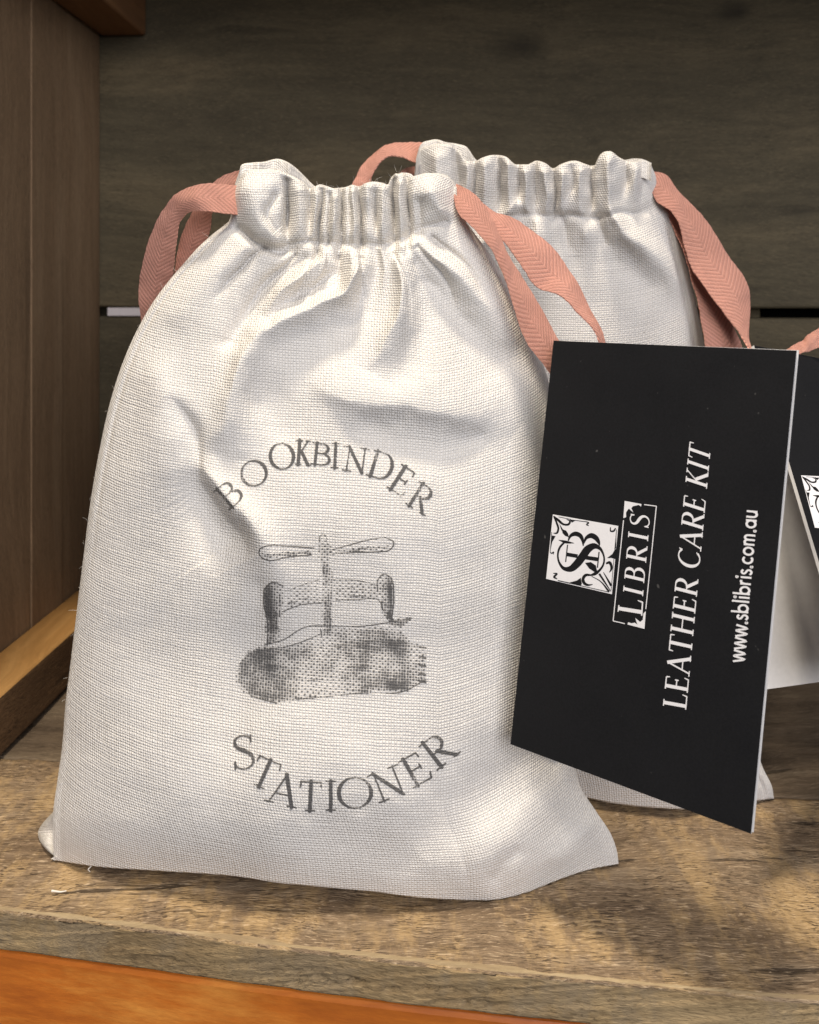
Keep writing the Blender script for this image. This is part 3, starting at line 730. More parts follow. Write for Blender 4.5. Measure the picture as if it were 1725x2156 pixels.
def text_strokes(txt, font, track=0.0):
    out = []; x = 0
    for ch in txt:
        adv, st = font[ch]
        for pts, w in st: out.append(([(x + a, b) for a, b in pts], w))
        x += adv + track
    return out, x - track

def stroke_polys(pts, w):
    """a stroke as a strip of quads with mitred joins"""
    p = np.asarray(pts, float); w = np.asarray(w, float)
    d = np.gradient(p, axis=0); d /= np.linalg.norm(d, axis=1, keepdims=True) + 1e-9
    n = np.stack([-d[:, 1], d[:, 0]], 1)
    if len(p) > 2:
        e = np.diff(p, axis=0); e /= np.linalg.norm(e, axis=1, keepdims=True) + 1e-9
        for i in range(1, len(p) - 1):
            m = e[i-1] + e[i]; L = np.linalg.norm(m)
            if L > .2:
                m /= L; n[i] = np.array([-m[1], m[0]]) / max(.45, abs(np.dot(m, e[i])))
    return p + n * w[:, None] / 2, p - n * w[:, None] / 2

# ------------------------------------------------------------------ hanging cards
CAMP = np.array([0, 0, ZC])
class Plane:
    """a card leaf: image corners TL TR BR BL with their depths; maps pixels onto its plane"""
    def __init__(s, corners, depth0):
        r = [np.array([(x - CX) / F, 1, -(y - HY) / F]) for x, y in corners]
        M = np.stack([r[0], -r[1], r[2], -r[3]], 1); n = np.linalg.svd(M)[2][-1]; n = n / n[0] * depth0
        s.c = np.array([n[i] * r[i] for i in range(4)]) + CAMP
        s.setup()
    @classmethod
    def three(cls, tl, tr, bl):
        s = cls.__new__(cls); a, b, d = (P(*q) for q in (tl, tr, bl)); s.c = np.array([a, b, b + d - a, d]); s.setup(); return s
    def setup(s):
        s.o = s.c[0]; s.n = np.cross(s.c[1] - s.c[0], s.c[3] - s.c[0]); s.n /= np.linalg.norm(s.n)
        if s.n[1] > 0: s.n = -s.n           # towards the lens
    def at(s, px, py, off=0.0):
        d = np.stack([(np.asarray(px, float) - CX) / F, np.ones(np.shape(px)), -(np.asarray(py, float) - HY) / F], -1)
        k = np.dot(s.o - CAMP, s.n) / (d @ s.n)
        return CAMP + d * k[..., None] + s.n * off

def leaf(name, c, nrm, th, mat_face, mat_edge, mat_back, parent, bend=0.0, n=16):
    """thin card from 4 corners (TL TR BR BL), a little bowed; separate materials on face, back and edges"""
    u = np.linspace(0, 1, n)
    g = lambda a, b: c[0]*(1-a)*(1-b) + c[1]*a*(1-b) + c[2]*a*b + c[3]*(1-a)*b
    Vf = np.array([[g(a, b) - nrm * bend * 4 * a * (1 - a) for a in u] for b in u]); Vb = Vf - nrm * th
    V = np.concatenate([Vf.reshape(-1, 3), Vb.reshape(-1, 3)])
    f = grid_faces(n, n).reshape(-1, 4); idx = np.arange(n * n).reshape(n, n)
    loop = np.r_[idx[0, :-1], idx[:-1, -1], idx[-1, :0:-1], idx[:0:-1, 0]]
    e = np.stack([loop, np.roll(loop, -1), np.roll(loop, -1) + n * n, loop + n * n], -1)
    allf = np.vstack([f, f[:, ::-1] + n * n, e])
    o = mesh_obj(name, V, allf, mat_face, parent)
    o.data.materials.append(mat_edge); o.data.materials.append(mat_back)
    mi = np.r_[np.zeros(len(f)), np.full(len(f), 2), np.ones(len(e))].astype(np.int32)
    o.data.polygons.foreach_set('material_index', mi)
    return o

class Print:
    """flat print on a card plane: polygons given in image pixels, each layer a few microns above the last"""
    def __init__(s, plane, base=0.00004): s.pl = plane; s.v = []; s.f = []; s.off = base
    def poly(s, pts):
        pts = np.asarray(pts, float); k = len(s.v); s.off += 6e-7
        s.v += list(s.pl.at(pts[:, 0], pts[:, 1], s.off)); s.f.append(list(range(k, k + len(pts))))
    def strip(s, a, b):
        k = len(s.v); n = len(a); s.off += 6e-7
        s.v += list(s.pl.at(a[:, 0], a[:, 1], s.off)) + list(s.pl.at(b[:, 0], b[:, 1], s.off))
        s.f += [[k+i, k+i+1, k+n+i+1, k+n+i] for i in range(n - 1)]
    def build(s, name, mat, parent): return mesh_obj(name, s.v, s.f, mat, parent)

def quadmap(q):
    """reading coordinates (x right, y up in 0..1) -> pixels; q = reading corners bottom-left, bottom-right, top-right, top-left"""
    src = np.array([[0, 0], [1, 0], [1, 1], [0, 1]], float); A = []; bvec = []
    for (x, y), (X, Y) in zip(src, q):
        A.append([x, y, 1, 0, 0, 0, -X*x, -X*y]); bvec.append(X); A.append([0, 0, 0, x, y, 1, -Y*x, -Y*y]); bvec.append(Y)
    h = np.append(np.linalg.solve(np.array(A), np.array(bvec)), 1).reshape(3, 3)
    def m(p):
        p = np.asarray(p, float); w = np.c_[p, np.ones(len(p))] @ h.T; return w[:, :2] / w[:, 2:]
    return m

def put_text(pr, txt, font, q, xh=1.0, track=0.0, weight=1.0, shear=0.0):
    st, L = text_strokes(txt, font, track); m = quadmap(q)
    for pts, w in st:
        if len(pts) > 3 and len(pts) < 20:
            c = catmull([(a, b, ww) for (a, b), ww in zip(pts, w)], 4 * len(pts)); pts = c[:, :2]; w = c[:, 2]
        a, b = stroke_polys(pts, np.asarray(w) * weight)
        sc = np.array([1 / L, 1 / xh])
        pr.strip(m(a * sc), m(b * sc))

MQ = [(895, 1252), (972, 425), (180, 285), (98, 1065)]     # reading corners of the square in the drawing's own units
def monogram(pr_white, pr_black, q):
    """white square with black vine corners and the interlaced initials"""
    ma = quadmap(MQ); mb = quadmap(q)
    U = []
    g = np.stack(np.meshgrid(np.linspace(0, 1, 3), np.linspace(0, 1, 3)), -1).reshape(-1, 2)
    pa = ma(g); pb = mb(g)
    A = []; bv = []
    for (x, y), (X, Y) in zip(pa, pb):
        A.append([x, y, 1, 0, 0, 0, -X*x, -X*y]); bv.append(X); A.append([0, 0, 0, x, y, 1, -Y*x, -Y*y]); bv.append(Y)
    h = np.append(np.linalg.lstsq(np.array(A), np.array(bv), rcond=None)[0], 1).reshape(3, 3)
    def m(p):
        p = np.asarray(p, float); w = np.c_[p, np.ones(len(p))] @ h.T; return w[:, :2] / w[:, 2:]
    pr_white.poly(m(MQ)); pr_black.off = pr_white.off + 8e-6
    def st(pts, w, n=28):
        if isinstance(w, (int, float)): w = [w] * len(pts)
        c = catmull([(x, y, ww) for (x, y), ww in zip(pts, w)], n)
        a, b = stroke_polys(c[:, :2], c[:, 2]); pr_black.strip(m(a), m(b))
    def pg(pts): pr_black.poly(m(pts))
    # S
    st([(250, 596), (330, 618), (437, 634)], [6, 34, 6]); st([(322, 620), (262, 690), (240, 780), (258, 870), (318, 942), (395, 945), (465, 890), (540, 795), (612, 700), (682, 668), (748, 696), (788, 760), (802, 835), (786, 905), (742, 965), (690, 1004), (640, 1022)],
       [24, 26, 22, 26, 44, 74, 92, 96, 92, 70, 40, 24, 22, 24, 30, 40, 20], 70)
    # B
    st([(358, 652), (335, 862)], 14, 4); st([(345, 768), (480, 792)], 46, 4); st([(560, 805), (738, 832)], 48, 4); st([(740, 738), (720, 932)], 15, 4)
    st([(366, 606), (392, 548), (450, 520), (508, 540), (542, 605), (548, 668)], [14, 34, 54, 52, 34, 12])
    st([(552, 640), (590, 566), (645, 542), (700, 568), (738, 630), (748, 662)], [14, 40, 62, 60, 34, 10])
    # leaves and tendrils
    pg([(255, 390), (305, 470), (285, 480)]); pg([(285, 462), (340, 480), (366, 520), (374, 562), (330, 546), (298, 512)])
    st([(188, 306), (240, 350), (320, 408), (372, 404), (388, 368), (345, 344)], [14, 30, 24, 26, 20, 6]); st([(192, 312), (228, 392), (246, 462), (226, 512), (186, 512)], [14, 24, 24, 22, 6])
    pg([(386, 346), (604, 372), (590, 380), (450, 362), (410, 386)]); st([(584, 376), (614, 386), (590, 408), (616, 424)], [10, 14, 16, 8])
    st([(878, 440), (882, 488), (916, 486), (940, 452)], [10, 18, 22, 14]); pg([(952, 456), (926, 700), (946, 700)]); pg([(946, 700), (928, 715), (900, 765), (834, 815), (885, 812), (940, 826)])
    st([(824, 880), (866, 868), (888, 905), (886, 955), (862, 988)], [20, 34, 32, 24, 6])
    pg([(570, 872), (640, 862), (702, 904), (716, 972), (686, 984), (620, 940)])
    st([(742, 1004), (812, 1110), (884, 1218)], [26, 20, 8]); st([(792, 985), (836, 1060), (888, 1150)], [8, 18, 30]); st([(650, 1035), (750, 1090), (862, 1222)], [8, 12, 26])
    st([(644, 1020), (576, 1022), (546, 1066), (560, 1116), (604, 1140), (664, 1132)], [20, 34, 36, 36, 26, 6])
    pg([(518, 1052), (470, 1086), (380, 1110), (240, 1080), (240, 1092), (520, 1152), (532, 1120)]); st([(184, 998), (228, 1004), (196, 1044), (232, 1066)], [8, 20, 24, 12])
    st([(148, 744), (166, 756), (188, 742), (186, 770)], [10, 14, 14, 6]); pg([(168, 540), (214, 548), (172, 620), (156, 700), (148, 700)])
    st([(168, 500), (148, 742)], 7, 4); st([(240, 1086), (862, 1226)], 8, 4); st([(952, 470), (886, 1205)], 7, 4); st([(250, 315), (400, 345)], 7, 4)

def libris_panel(pr):
    Zp = lambda pts: np.array([z6(*p) for p in pts])
    for pts in ([(910, 1577), (1036, 355)], [(910, 1575), (1052, 1608)], [(1285, 166), (1435, 186)], [(1434, 185), (1306, 1432)]):
        a, b = stroke_polys(Zp(pts), [1.9, 1.9]); pr.strip(a, b)
    for pts in ([(1290, 1672), (1084, 1618), (1092, 1592), (1135, 1604), (1172, 1596), (1205, 1622)], [(1290, 1672), (1205, 1622), (1235, 1590), (1270, 1560)], [(1290, 1672), (1270, 1560), (1278, 1482), (1306, 1456)], [(1178, 1540), (1205, 1622), (1238, 1588)],
                [(1050, 122), (1254, 160), (1248, 190), (1220, 170), (1150, 186), (1128, 212)], [(1050, 122), (1128, 212), (1098, 216), (1066, 262)], [(1050, 122), (1066, 262), (1068, 318), (1034, 330)], [(1156, 264), (1128, 206), (1100, 214)]):
        pr.poly(Zp(pts))

card1 = empty('hang_card')
tag(card1, 'large black folded card lettered LEATHER CARE KIT hanging at the front bag', 'card')
PL1 = Plane([(1166, 717), (1678, 738), (1582, 1756), (1075, 1567)], 0.1985)
leaf('front_leaf', PL1.c, PL1.n, 0.00022, M_black, M_white, M_white, card1, bend=0.0)
# rear leaf: folded at the left edge, nearly closed
c2 = PL1.c.copy() - PL1.n * 0.0003
for i in (1, 2): c2[i] = c2[i] - PL1.n * 0.0003 + (PL1.c[1] - PL1.c[0]) * 0.003 + np.array([0, 0, 0.00010])
for i in (0, 3): c2[i] = c2[i] + (c2[1] - c2[0]) * 0.002
leaf('rear_leaf', c2, PL1.n, 0.00022, M_white, M_white, M_black, card1)
pt = Print(PL1)
def tq(b0, b1, t0): # baseline start, baseline end, cap-top at start -> reading quad
    b0, b1, t0 = map(np.array, (b0, b1, t0)); return b0, b1
put_text(pt, 'LEATHER CARE KIT', SERIF, [z4(768, 1562), z4(870, 478), z4(783, 447), z4(672, 1545)], 1.0, 0.035, 0.98)
put_text(pt, 'www.sblibris.com.au', SANS, [z4(1006, 1362), z4(1064, 732), z4(1020, 728), z4(962, 1358)], 1.0, 0.05, 1.12)
pt.build('printed_lettering', M_print, card1)
pw = Print(PL1); pk = Print(PL1)
monogram(pw, pk, [z6(895, 1252), z6(972, 425), z6(180, 285), z6(98, 1065)])
put_text(pw, 'L', SERIF, [z6(1262, 1530), z6(1275, 1330), z6(985, 1290), z6(962, 1478)], 1.0, 0, 1.05)
put_text(pw, 'IBRIS', SERIF, [z6(1270, 1290), z6(1360, 300), z6(1118, 255), z6(1030, 1230)], 1.0, 0.22, 1.0)
libris_panel(pw)
lg = pw.build('printed_logo', M_print, card1); pk.build('logo_monogram', M_black, lg)

card2 = empty('hang_card')
tag(card2, 'black and white open card cut by the right edge of the picture', 'card')
PLw = Plane([(1600, 790), (1850, 800), (1842, 1420), (1560, 1459)], 0.222)
leaf('rear_leaf', PLw.c, PLw.n, 0.00035, M_white, M_white, M_black, card2)
PLb = Plane.three((1588, 727, .2135), (1900, 788, .2400), (1813, 1477, .1760))
leaf('front_leaf', PLb.c, PLb.n, 0.0008, M_black, M_white, M_white, card2)
pw = Print(PLb); pk = Print(PLb)
monogram(pw, pk, [(1826, 1122), (1795, 1006), (1687, 1001), (1716, 1111)])
lg = pw.build('printed_logo', M_print, card2); pk.build('logo_monogram', M_black, lg)

# ------------------------------------------------------------------ ribbons
def ribbon(name, ea, eb, Ya, Yb, parent, n=90, m=9, th=0.0003, cup=0.0003):
    a = catmull([(x, y, q) for (x, y), q in zip(ea, np.interp(np.linspace(0, 1, len(ea)), np.linspace(0, 1, len(Ya)), Ya))], n)
    b = catmull([(x, y, q) for (x, y), q in zip(eb, np.interp(np.linspace(0, 1, len(eb)), np.linspace(0, 1, len(Yb)), Yb))], n)
    A = P(a[:, 0], a[:, 1], a[:, 2]); B = P(b[:, 0], b[:, 1], b[:, 2])
    u = np.linspace(0, 1, m)[None, :, None]
    C = A[:, None] * (1 - u) + B[:, None] * u
    N = grid_normals(C); N *= np.where((N[..., 1] > 0).mean() > .5, -1, 1)
    C = C + N * cup * np.sin(np.pi * u)
    gi, gj = np.meshgrid(np.arange(n), np.arange(m), indexing='ij')
    C = C + N * (0.00035 * noise2(gi / 9.0 + len(name) + ea[0][0], gj / 5.0 + ea[0][1], 61, 2))[..., None]
    # slightly irregular selvedge
    C[:, 0] += (A - B) / np.linalg.norm(A - B, axis=1, keepdims=True) * 0.00008 * noise2(np.arange(n) * .9, np.zeros(n), 5)[:, None]
    C[:, -1] += (B - A) / np.linalg.norm(A - B, axis=1, keepdims=True) * 0.00008 * noise2(np.arange(n) * .9, np.ones(n) * 9, 5)[:, None]
    back = C - N * th
    L = np.r_[0, np.cumsum(np.linalg.norm(np.diff(C[:, m // 2], axis=0), axis=1))]
    ring_ = np.concatenate([C, back[:, ::-1]], 1)
    uu = np.r_[np.linspace(0, 1, m), np.linspace(1, 0, m)]
    UV = np.stack(np.broadcast_arrays(uu[None, :], L[:, None]), -1)
    k = 2 * m; idx = np.arange(n * k).reshape(n, k); nx = np.roll(idx, -1, 1)
    f = np.stack([idx[:-1], nx[:-1], nx[1:], idx[1:]], -1).reshape(-1, 4)
    o = mesh_obj(name, ring_.reshape(-1, 3), f, M_ribbon, parent, uv=UV.reshape(-1, 2), smooth=False)
    sm = np.ones((n - 1, k), bool); o.data.polygons.foreach_set('use_smooth', sm.ravel())
    o.data.set_sharp_from_angle(angle=math.radians(50))
    return o

bag1 = build_front_bag()
tag(bag1, 'front white canvas drawstring bag stamped BOOKBINDER and STATIONER around a press', 'bag', 'canvas drawstring bags')

# ---- stamp on the front panel
def build_stamp():
    x = np.arange(436, 972, 1.25); y = np.arange(918, 1722, 1.25)
    X, Y = np.meshgrid(x, y); ink = np.zeros(X.shape)
    def blend(strokes, soft=1.6, level=1.0):
        for pts, w in strokes:
            p = np.asarray(pts, float); w = np.asarray(w, float)
            r = w.max() + 5
            i0, i1 = np.searchsorted(x, [p[:, 0].min() - r, p[:, 0].max() + r]); j0, j1 = np.searchsorted(y, [p[:, 1].min() - r, p[:, 1].max() + r])
            if i1 <= i0 or j1 <= j0: continue
            xs = X[j0:j1, i0:i1]; ys = Y[j0:j1, i0:i1]; best = np.full(xs.shape, 1e9)
            for a, c, wa, wc in zip(p[:-1], p[1:], w[:-1], w[1:]):
                dx, dy = c - a; t = np.clip(((xs - a[0])*dx + (ys - a[1])*dy) / (dx*dx + dy*dy + 1e-9), 0, 1)
                best = np.minimum(best, np.hypot(xs - a[0] - t*dx, ys - a[1] - t*dy) - (wa + (wc - wa) * t) / 2)
            v = level * (1 - sstep(-soft * .4, soft, best))
            ink[j0:j1, i0:i1] = np.maximum(ink[j0:j1, i0:i1], v)
    def letter(ch, cx, cy, rot, h, wscale=1.0, wt=0.92):
        h *= 1.05; wscale *= 1.16; adv, st = SERIF[ch]; c, s_ = math.cos(math.radians(rot)), math.sin(math.radians(rot)); out = []
        for pts, w in st:
            if 3 < len(pts) < 20: q = catmull([(a, b, ww) for (a, b), ww in zip(pts, w)], 3 * len(pts)); pts = q[:, :2]; w = q[:, 2]
            q = [((a - adv/2) * h * wscale, (b - .5) * h) for a, b in pts]
            out.append(([(cx + u * c + v * s_, cy + u * s_ - v * c) for u, v in q], np.maximum(np.asarray(w) * wt, .05) * h))
        blend(out, 1.9, 0.82)
    for ch, zx, zy, rot, h, ws in [('B', 205, 350, -40, 50, 1.25), ('O', 335, 240, -30, 52, 1.12), ('O', 482, 150, -12, 54, 1.0), ('K', 592, 132, 4, 50, .72), ('B', 688, 140, 6, 45, 1.25),
                                   ('I', 762, 147, 3, 50, .9), ('N', 868, 168, 8, 50, 1.05), ('D', 1003, 200, 17, 54, 1.0), ('E', 1112, 278, 33, 56, 1.0), ('R', 1212, 368, 32, 54, 1.0)]:
        letter(ch, *z3(zx, zy), rot, h, ws)
    for ch, zx, zy, rot, h, ws in [('S', 280, 1702, -6, 70, 1.05), ('T', 392, 1812, 24, 60, 1.1), ('A', 492, 1898, 14, 62, 1.1), ('T', 632, 1932, 3, 60, .95), ('I', 738, 1930, 0, 60, 1.0),
                                   ('O', 865, 1915, -4, 64, 1.18), ('N', 1038, 1868, -22, 60, 1.12), ('E', 1185, 1792, -30, 62, 1.15), ('R', 1302, 1692, -38, 62, 1.12)]:
        letter(ch, *z3(zx, zy), rot, h, ws)
    X0, Y0 = X, Y
    Z = lambda pts: [z3(a, b) for a, b in pts]
    def line(pts, w=2.0, lv=.75, smooth=True):
        p = Z(pts)
        if smooth and len(p) > 2: p = [tuple(q) for q in catmull([(a, b, 0) for a, b in p], 6 * len(p))[:, :2]]
        blend([(p, [w] * len(p))], 1.6, lv)
    def region(pts, lv, soft=5.0):
        p = np.array(Z(pts)); inside = np.zeros(X0.shape, bool); dist = np.full(X0.shape, 1e9)
        X = X0 + 3.5 * noise2(X0 / 7, Y0 / 7, 91, 2); Y = Y0 + 3.0 * noise2(X0 / 7, Y0 / 7, 92, 2)
        for a, c in zip(p, np.roll(p, -1, 0)):
            cond = ((a[1] > Y) != (c[1] > Y)); xi = (c[0]-a[0]) * (Y-a[1]) / (c[1]-a[1] + 1e-9) + a[0]; inside ^= cond & (X < xi)
            d = c - a; t = np.clip(((X-a[0])*d[0] + (Y-a[1])*d[1]) / (d@d + 1e-9), 0, 1); dist = np.minimum(dist, np.hypot(X-a[0]-t*d[0], Y-a[1]-t*d[1]))
        v = (lv(X, Y) if callable(lv) else lv) * np.where(inside, sstep(0, soft, dist) * .4 + .6, 0)
        np.maximum(ink, v, out=ink)
    # lever
    line([(650, 632), (520, 622), (400, 622), (365, 638), (362, 662), (390, 690), (520, 678), (640, 668)], 2.4, .72)
    region([(370, 655), (640, 645), (640, 670), (400, 690)], .50)
    line([(750, 640), (850, 612), (960, 585), (1040, 582), (1070, 605), (1055, 635), (960, 652), (840, 655), (750, 662)], 2.4, .75)
    region([(760, 640), (900, 625), (1050, 615), (1050, 638), (850, 658), (755, 660)], .55)
    line([(680, 600), (680, 575), (700, 560), (715, 575), (715, 600)], 2.4, .75)
    region([(670, 605), (700, 590), (745, 610), (755, 660), (735, 700), (680, 700), (662, 650)], .52)
    # screw
    region([(684, 690), (736, 690), (742, 800), (750, 1080), (694, 1090), (694, 800)], .50)
    # crosshead
    region([(500, 870), (600, 825), (680, 800), (690, 915), (600, 925), (500, 955)], .40); region([(745, 800), (900, 805), (990, 830), (990, 905), (770, 905), (745, 900)], .44)
    line([(500, 862), (590, 825), (680, 798)], 1.8, .7); line([(485, 965), (590, 928), (690, 920)], 1.8, .7); line([(750, 798), (880, 802), (985, 828)], 1.8, .7); line([(765, 905), (880, 902), (990, 906), (1015, 960)], 2.0, .75)
    for q in (840, 860, 880): line([(800, q), (975, q + 8)], 1.6, .55)
    # posts
    region([(395, 830), (430, 808), (485, 820), (500, 860), (480, 990), (465, 1000), (470, 1135), (405, 1140), (405, 1000), (385, 930), (385, 860)], lambda a, b: .46 + .22 * (1 - sstep(*[z3(v, 0)[0] for v in (395, 470)], a)))
    line([(390, 850), (430, 812), (490, 830)], 2.4, .8); line([(388, 850), (388, 930), (404, 1000), (404, 1140)], 2.4, .8)
    region([(985, 790), (1015, 765), (1055, 780), (1072, 900), (1060, 960), (1065, 1010), (1015, 1005), (1010, 950), (985, 890)], lambda a, b: .42 + .26 * sstep(*[z3(v, 0)[0] for v in (1010, 1060)], a))
    line([(985, 860), (985, 800), (1015, 768), (1050, 785), (1068, 880), (1058, 1000)], 2.4, .78)
    region([(1040, 1000), (1160, 990), (1160, 1010), (1110, 1050), (1040, 1045)], .6)
    # bed
    line([(390, 1140), (500, 1108), (560, 1068), (610, 1045), (700, 1040), (900, 1042), (1050, 1020), (1160, 1000)], 2.0, .72)
    line([(400, 1165), (520, 1145), (620, 1110), (690, 1080)], 1.8, .68)
    region([(700, 1045), (1000, 1045), (1110, 1060), (1120, 1100), (870, 1110), (700, 1100)], .42)
    region([(860, 1050), (1110, 1055), (1150, 1110), (1130, 1160), (860, 1160)], .50); region([(400, 1150), (560, 1130), (700, 1095), (860, 1085), (860, 1160), (400, 1190)], .40)
    base = [(240, 1310), (262, 1220), (300, 1170), (390, 1145), (560, 1150), (700, 1130), (870, 1100), (1100, 1100), (1205, 1130), (1240, 1200), (1240, 1320), (1130, 1380), (900, 1392), (700, 1412), (460, 1446), (320, 1405), (262, 1370)]
    def shade(a, b):
        zx = (a - 400) / .4019; zy = (b - 900) / .4019
        n = noise2(zx / 60, zy / 30, 77)
        v = .62 - .18 * sstep(380, 640, zx) + .12 * sstep(800, 930, zx) - .08 * sstep(1120, 1180, zx)
        return np.clip(v + .05 * n, .2, .85)
    region(base, shade, 6)
    line([(265, 1372), (330, 1408), (455, 1444)], 2.8, .7)
    line([(560, 1425), (700, 1412), (900, 1392), (1130, 1380), (1236, 1320)], 2.2, .72)
    for q in range(5): line([(640 + q * 12, 1180 + q * 30), (760, 1170 + q * 34)], 2, .5)
    for q in (1150, 1200, 1245, 1290, 1330): line([(1205, q), (1235, q + 6)], 4.5, .75)
    # engraved hatching
    rg = np.random.RandomState(12)
    for _ in range(520):
        zx = rg.uniform(250, 1230); zy = rg.uniform(1110, 1430)
        top = 1160 if zx < 560 else (1135 if zx < 860 else 1100); bot = np.interp(zx, [240, 320, 460, 700, 1130, 1240], [1320, 1410, 1440, 1410, 1385, 1330])
        lft = np.interp(zy, [1150, 1230, 1310, 1380, 1430], [330, 262, 242, 270, 400])
        if zy < top or zy > bot or zx < lft: continue
        if 500 < zx < 820 and rg.rand() < .45: continue
        L = rg.uniform(6, 20) * (0.7 if zx < 470 else 1.0); sl = np.interp(zx, [250, 470, 700, 900, 1230], [-.5, .05, -.12, -.08, .15]) + rg.uniform(-.15, .15)
        line([(zx - L, zy - sl * L), (zx, zy + rg.uniform(-3, 3)), (zx + L, zy + sl * L)], rg.uniform(1.6, 2.6), rg.uniform(.45, .7))
    for _ in range(60):
        x0 = rg.choice([rg.uniform(392, 480), rg.uniform(685, 745), rg.uniform(1000, 1062)]); y0 = rg.uniform(830, 1060) if x0 < 500 else (rg.uniform(700, 1060) if x0 < 800 else rg.uniform(790, 980))
        line([(x0, y0), (x0 + rg.uniform(-6, 6), y0 + rg.uniform(25, 60))], rg.uniform(1.6, 2.4), rg.uniform(.45, .75), False)
    for _ in range(26):
        x0 = rg.uniform(520, 960)
        if 670 < x0 < 760: continue
        y0 = np.interp(x0, [500, 680, 760, 990], [890, 830, 825, 850]) + rg.uniform(-8, 55)
        line([(x0 - 18, y0 + 2), (x0 + 18, y0)], rg.uniform(1.4, 2.2), rg.uniform(.5, .8), False)
    ink = np.clip(ink * 1.24, 0, 1.05)
    # fading of the hand stamp
    fade = .86 + .22 * noise2(X / 40, Y / 40, 55, 2); ink *= np.clip(fade, .55, 1.08)
    fx, fy = X.ravel(), Y.ravel(); D, UVs = sample_front(fx, fy)
    V = P(fx, fy, D - 0.00014); idx = np.arange(X.size).reshape(X.shape)
    f = np.stack([idx[1:, :-1], idx[1:, 1:], idx[:-1, 1:], idx[:-1, :-1]], -1).reshape(-1, 4)
    iv = ink.ravel(); keep = iv[f].max(1) > 0.04; f = f[keep]
    used = np.unique(f); re = np.full(X.size, -1); re[used] = np.arange(len(used))
    return mesh_obj('stamped_print', V[used], re[f], M_ink, bag1, uv=UVs[used], smooth=True, attrs={'ink': iv[used]})
build_stamp()

# ---- ribbons of the front bag
r1o = [z1(*q) for q in [(530, 268), (400, 258), (310, 263), (235, 298), (170, 370), (110, 490), (72, 620), (55, 720), (62, 900)]]
r1i = [z1(*q) for q in [(530, 405), (420, 388), (335, 382), (285, 388), (245, 425), (228, 510), (218, 600), (208, 700), (205, 900)]]
ribbon('ribbon', r1o, r1i, [.2130, .2105, .2095, .2115, .2135, .216, .219, .222, .225], [.2115, .2085, .208, .2105, .213, .2155, .218, .221, .224], bag1)
r2o = [z1(*q) for q in [(575, 190), (500, 200), (430, 226), (370, 275), (300, 380), (262, 460), (235, 550), (215, 700), (215, 850)]]
r2i = [z1(*q) for q in [(575, 300), (520, 300), (470, 320), (430, 350), (385, 395), (380, 460), (350, 560), (335, 700), (330, 850)]]
ribbon('ribbon', r2o, r2i, [.217, .2175, .2185, .2195, .2215, .223, .225, .227, .229], [.2165, .217, .218, .219, .2205, .222, .224, .226, .228], bag1)
r3l = [z2(*q) for q in [(470, 240), (482, 288), (540, 350), (598, 420), (640, 500), (672, 600), (722, 740), (790, 830), (830, 900)]]
r3r = [z2(*q) for q in [(480, 195), (530, 220), (580, 270), (622, 350), (655, 432), (705, 510), (765, 610), (830, 730), (870, 800)]]
ribbon('ribbon', r3l, r3r, [.2135, .2100, .2075, .2060, .2050, .2042, .2032, .2020, .2015], [.2155, .2115, .2095, .2080, .2070, .2062, .2047, .2030, .2020], bag1)
r4l = [z2(*q) for q in [(480, 262), (540, 300), (590, 340), (650, 400), (700, 470), (745, 540), (840, 580), (908, 640), (950, 690), (985, 770)]]
r4r = [z2(*q) for q in [(475, 200), (535, 235), (605, 285), (690, 322), (780, 388), (840, 450), (895, 540), (935, 615), (975, 690), (1000, 770)]]
ribbon('ribbon', r4l, r4r, [.2165, .2130, .2110, .2095, .2085, .208, .2070, .206, .2055, .205], [.2175, .2145, .2130, .2125, .2120, .2115, .2105, .2095, .2075, .206], bag1)

# ------------------------------------------------------------------ rear bag
C_L = [(700, 1640), (700, 1500), (720, 1200), (760, 900), (820, 650), (850, 520), (866, 440), (868, 400), (872, 372), (876, 340)]
C_R = [(1630, 1682), (1627, 1660), (1605, 1612), (1590, 1500), (1560, 1250), (1520, 950), (1486, 740), (1462, 620), (1440, 530), (1418, 462), (1392, 428), (1383, 404), (1382, 375), (1372, 348)]
C_B = [(700, 1640), (900, 1655), (1100, 1668), (1212, 1676), (1290, 1692), (1380, 1702), (1440, 1705), (1500, 1700), (1560, 1692), (1630, 1682)]
C_T = [(876, 340), (884, 322), (905, 312), (930, 308), (948, 310), (966, 322), (985, 345), (1000, 345), (1015, 338), (1040, 332), (1066, 336), (1088, 352), (1110, 352), (1130, 344), (1150, 350), (1165, 360), (1180, 352), (1210, 344), (1236, 352), (1250, 356), (1262, 334), (1284, 324), (1306, 338), (1330, 346), (1352, 344), (1372, 348)]
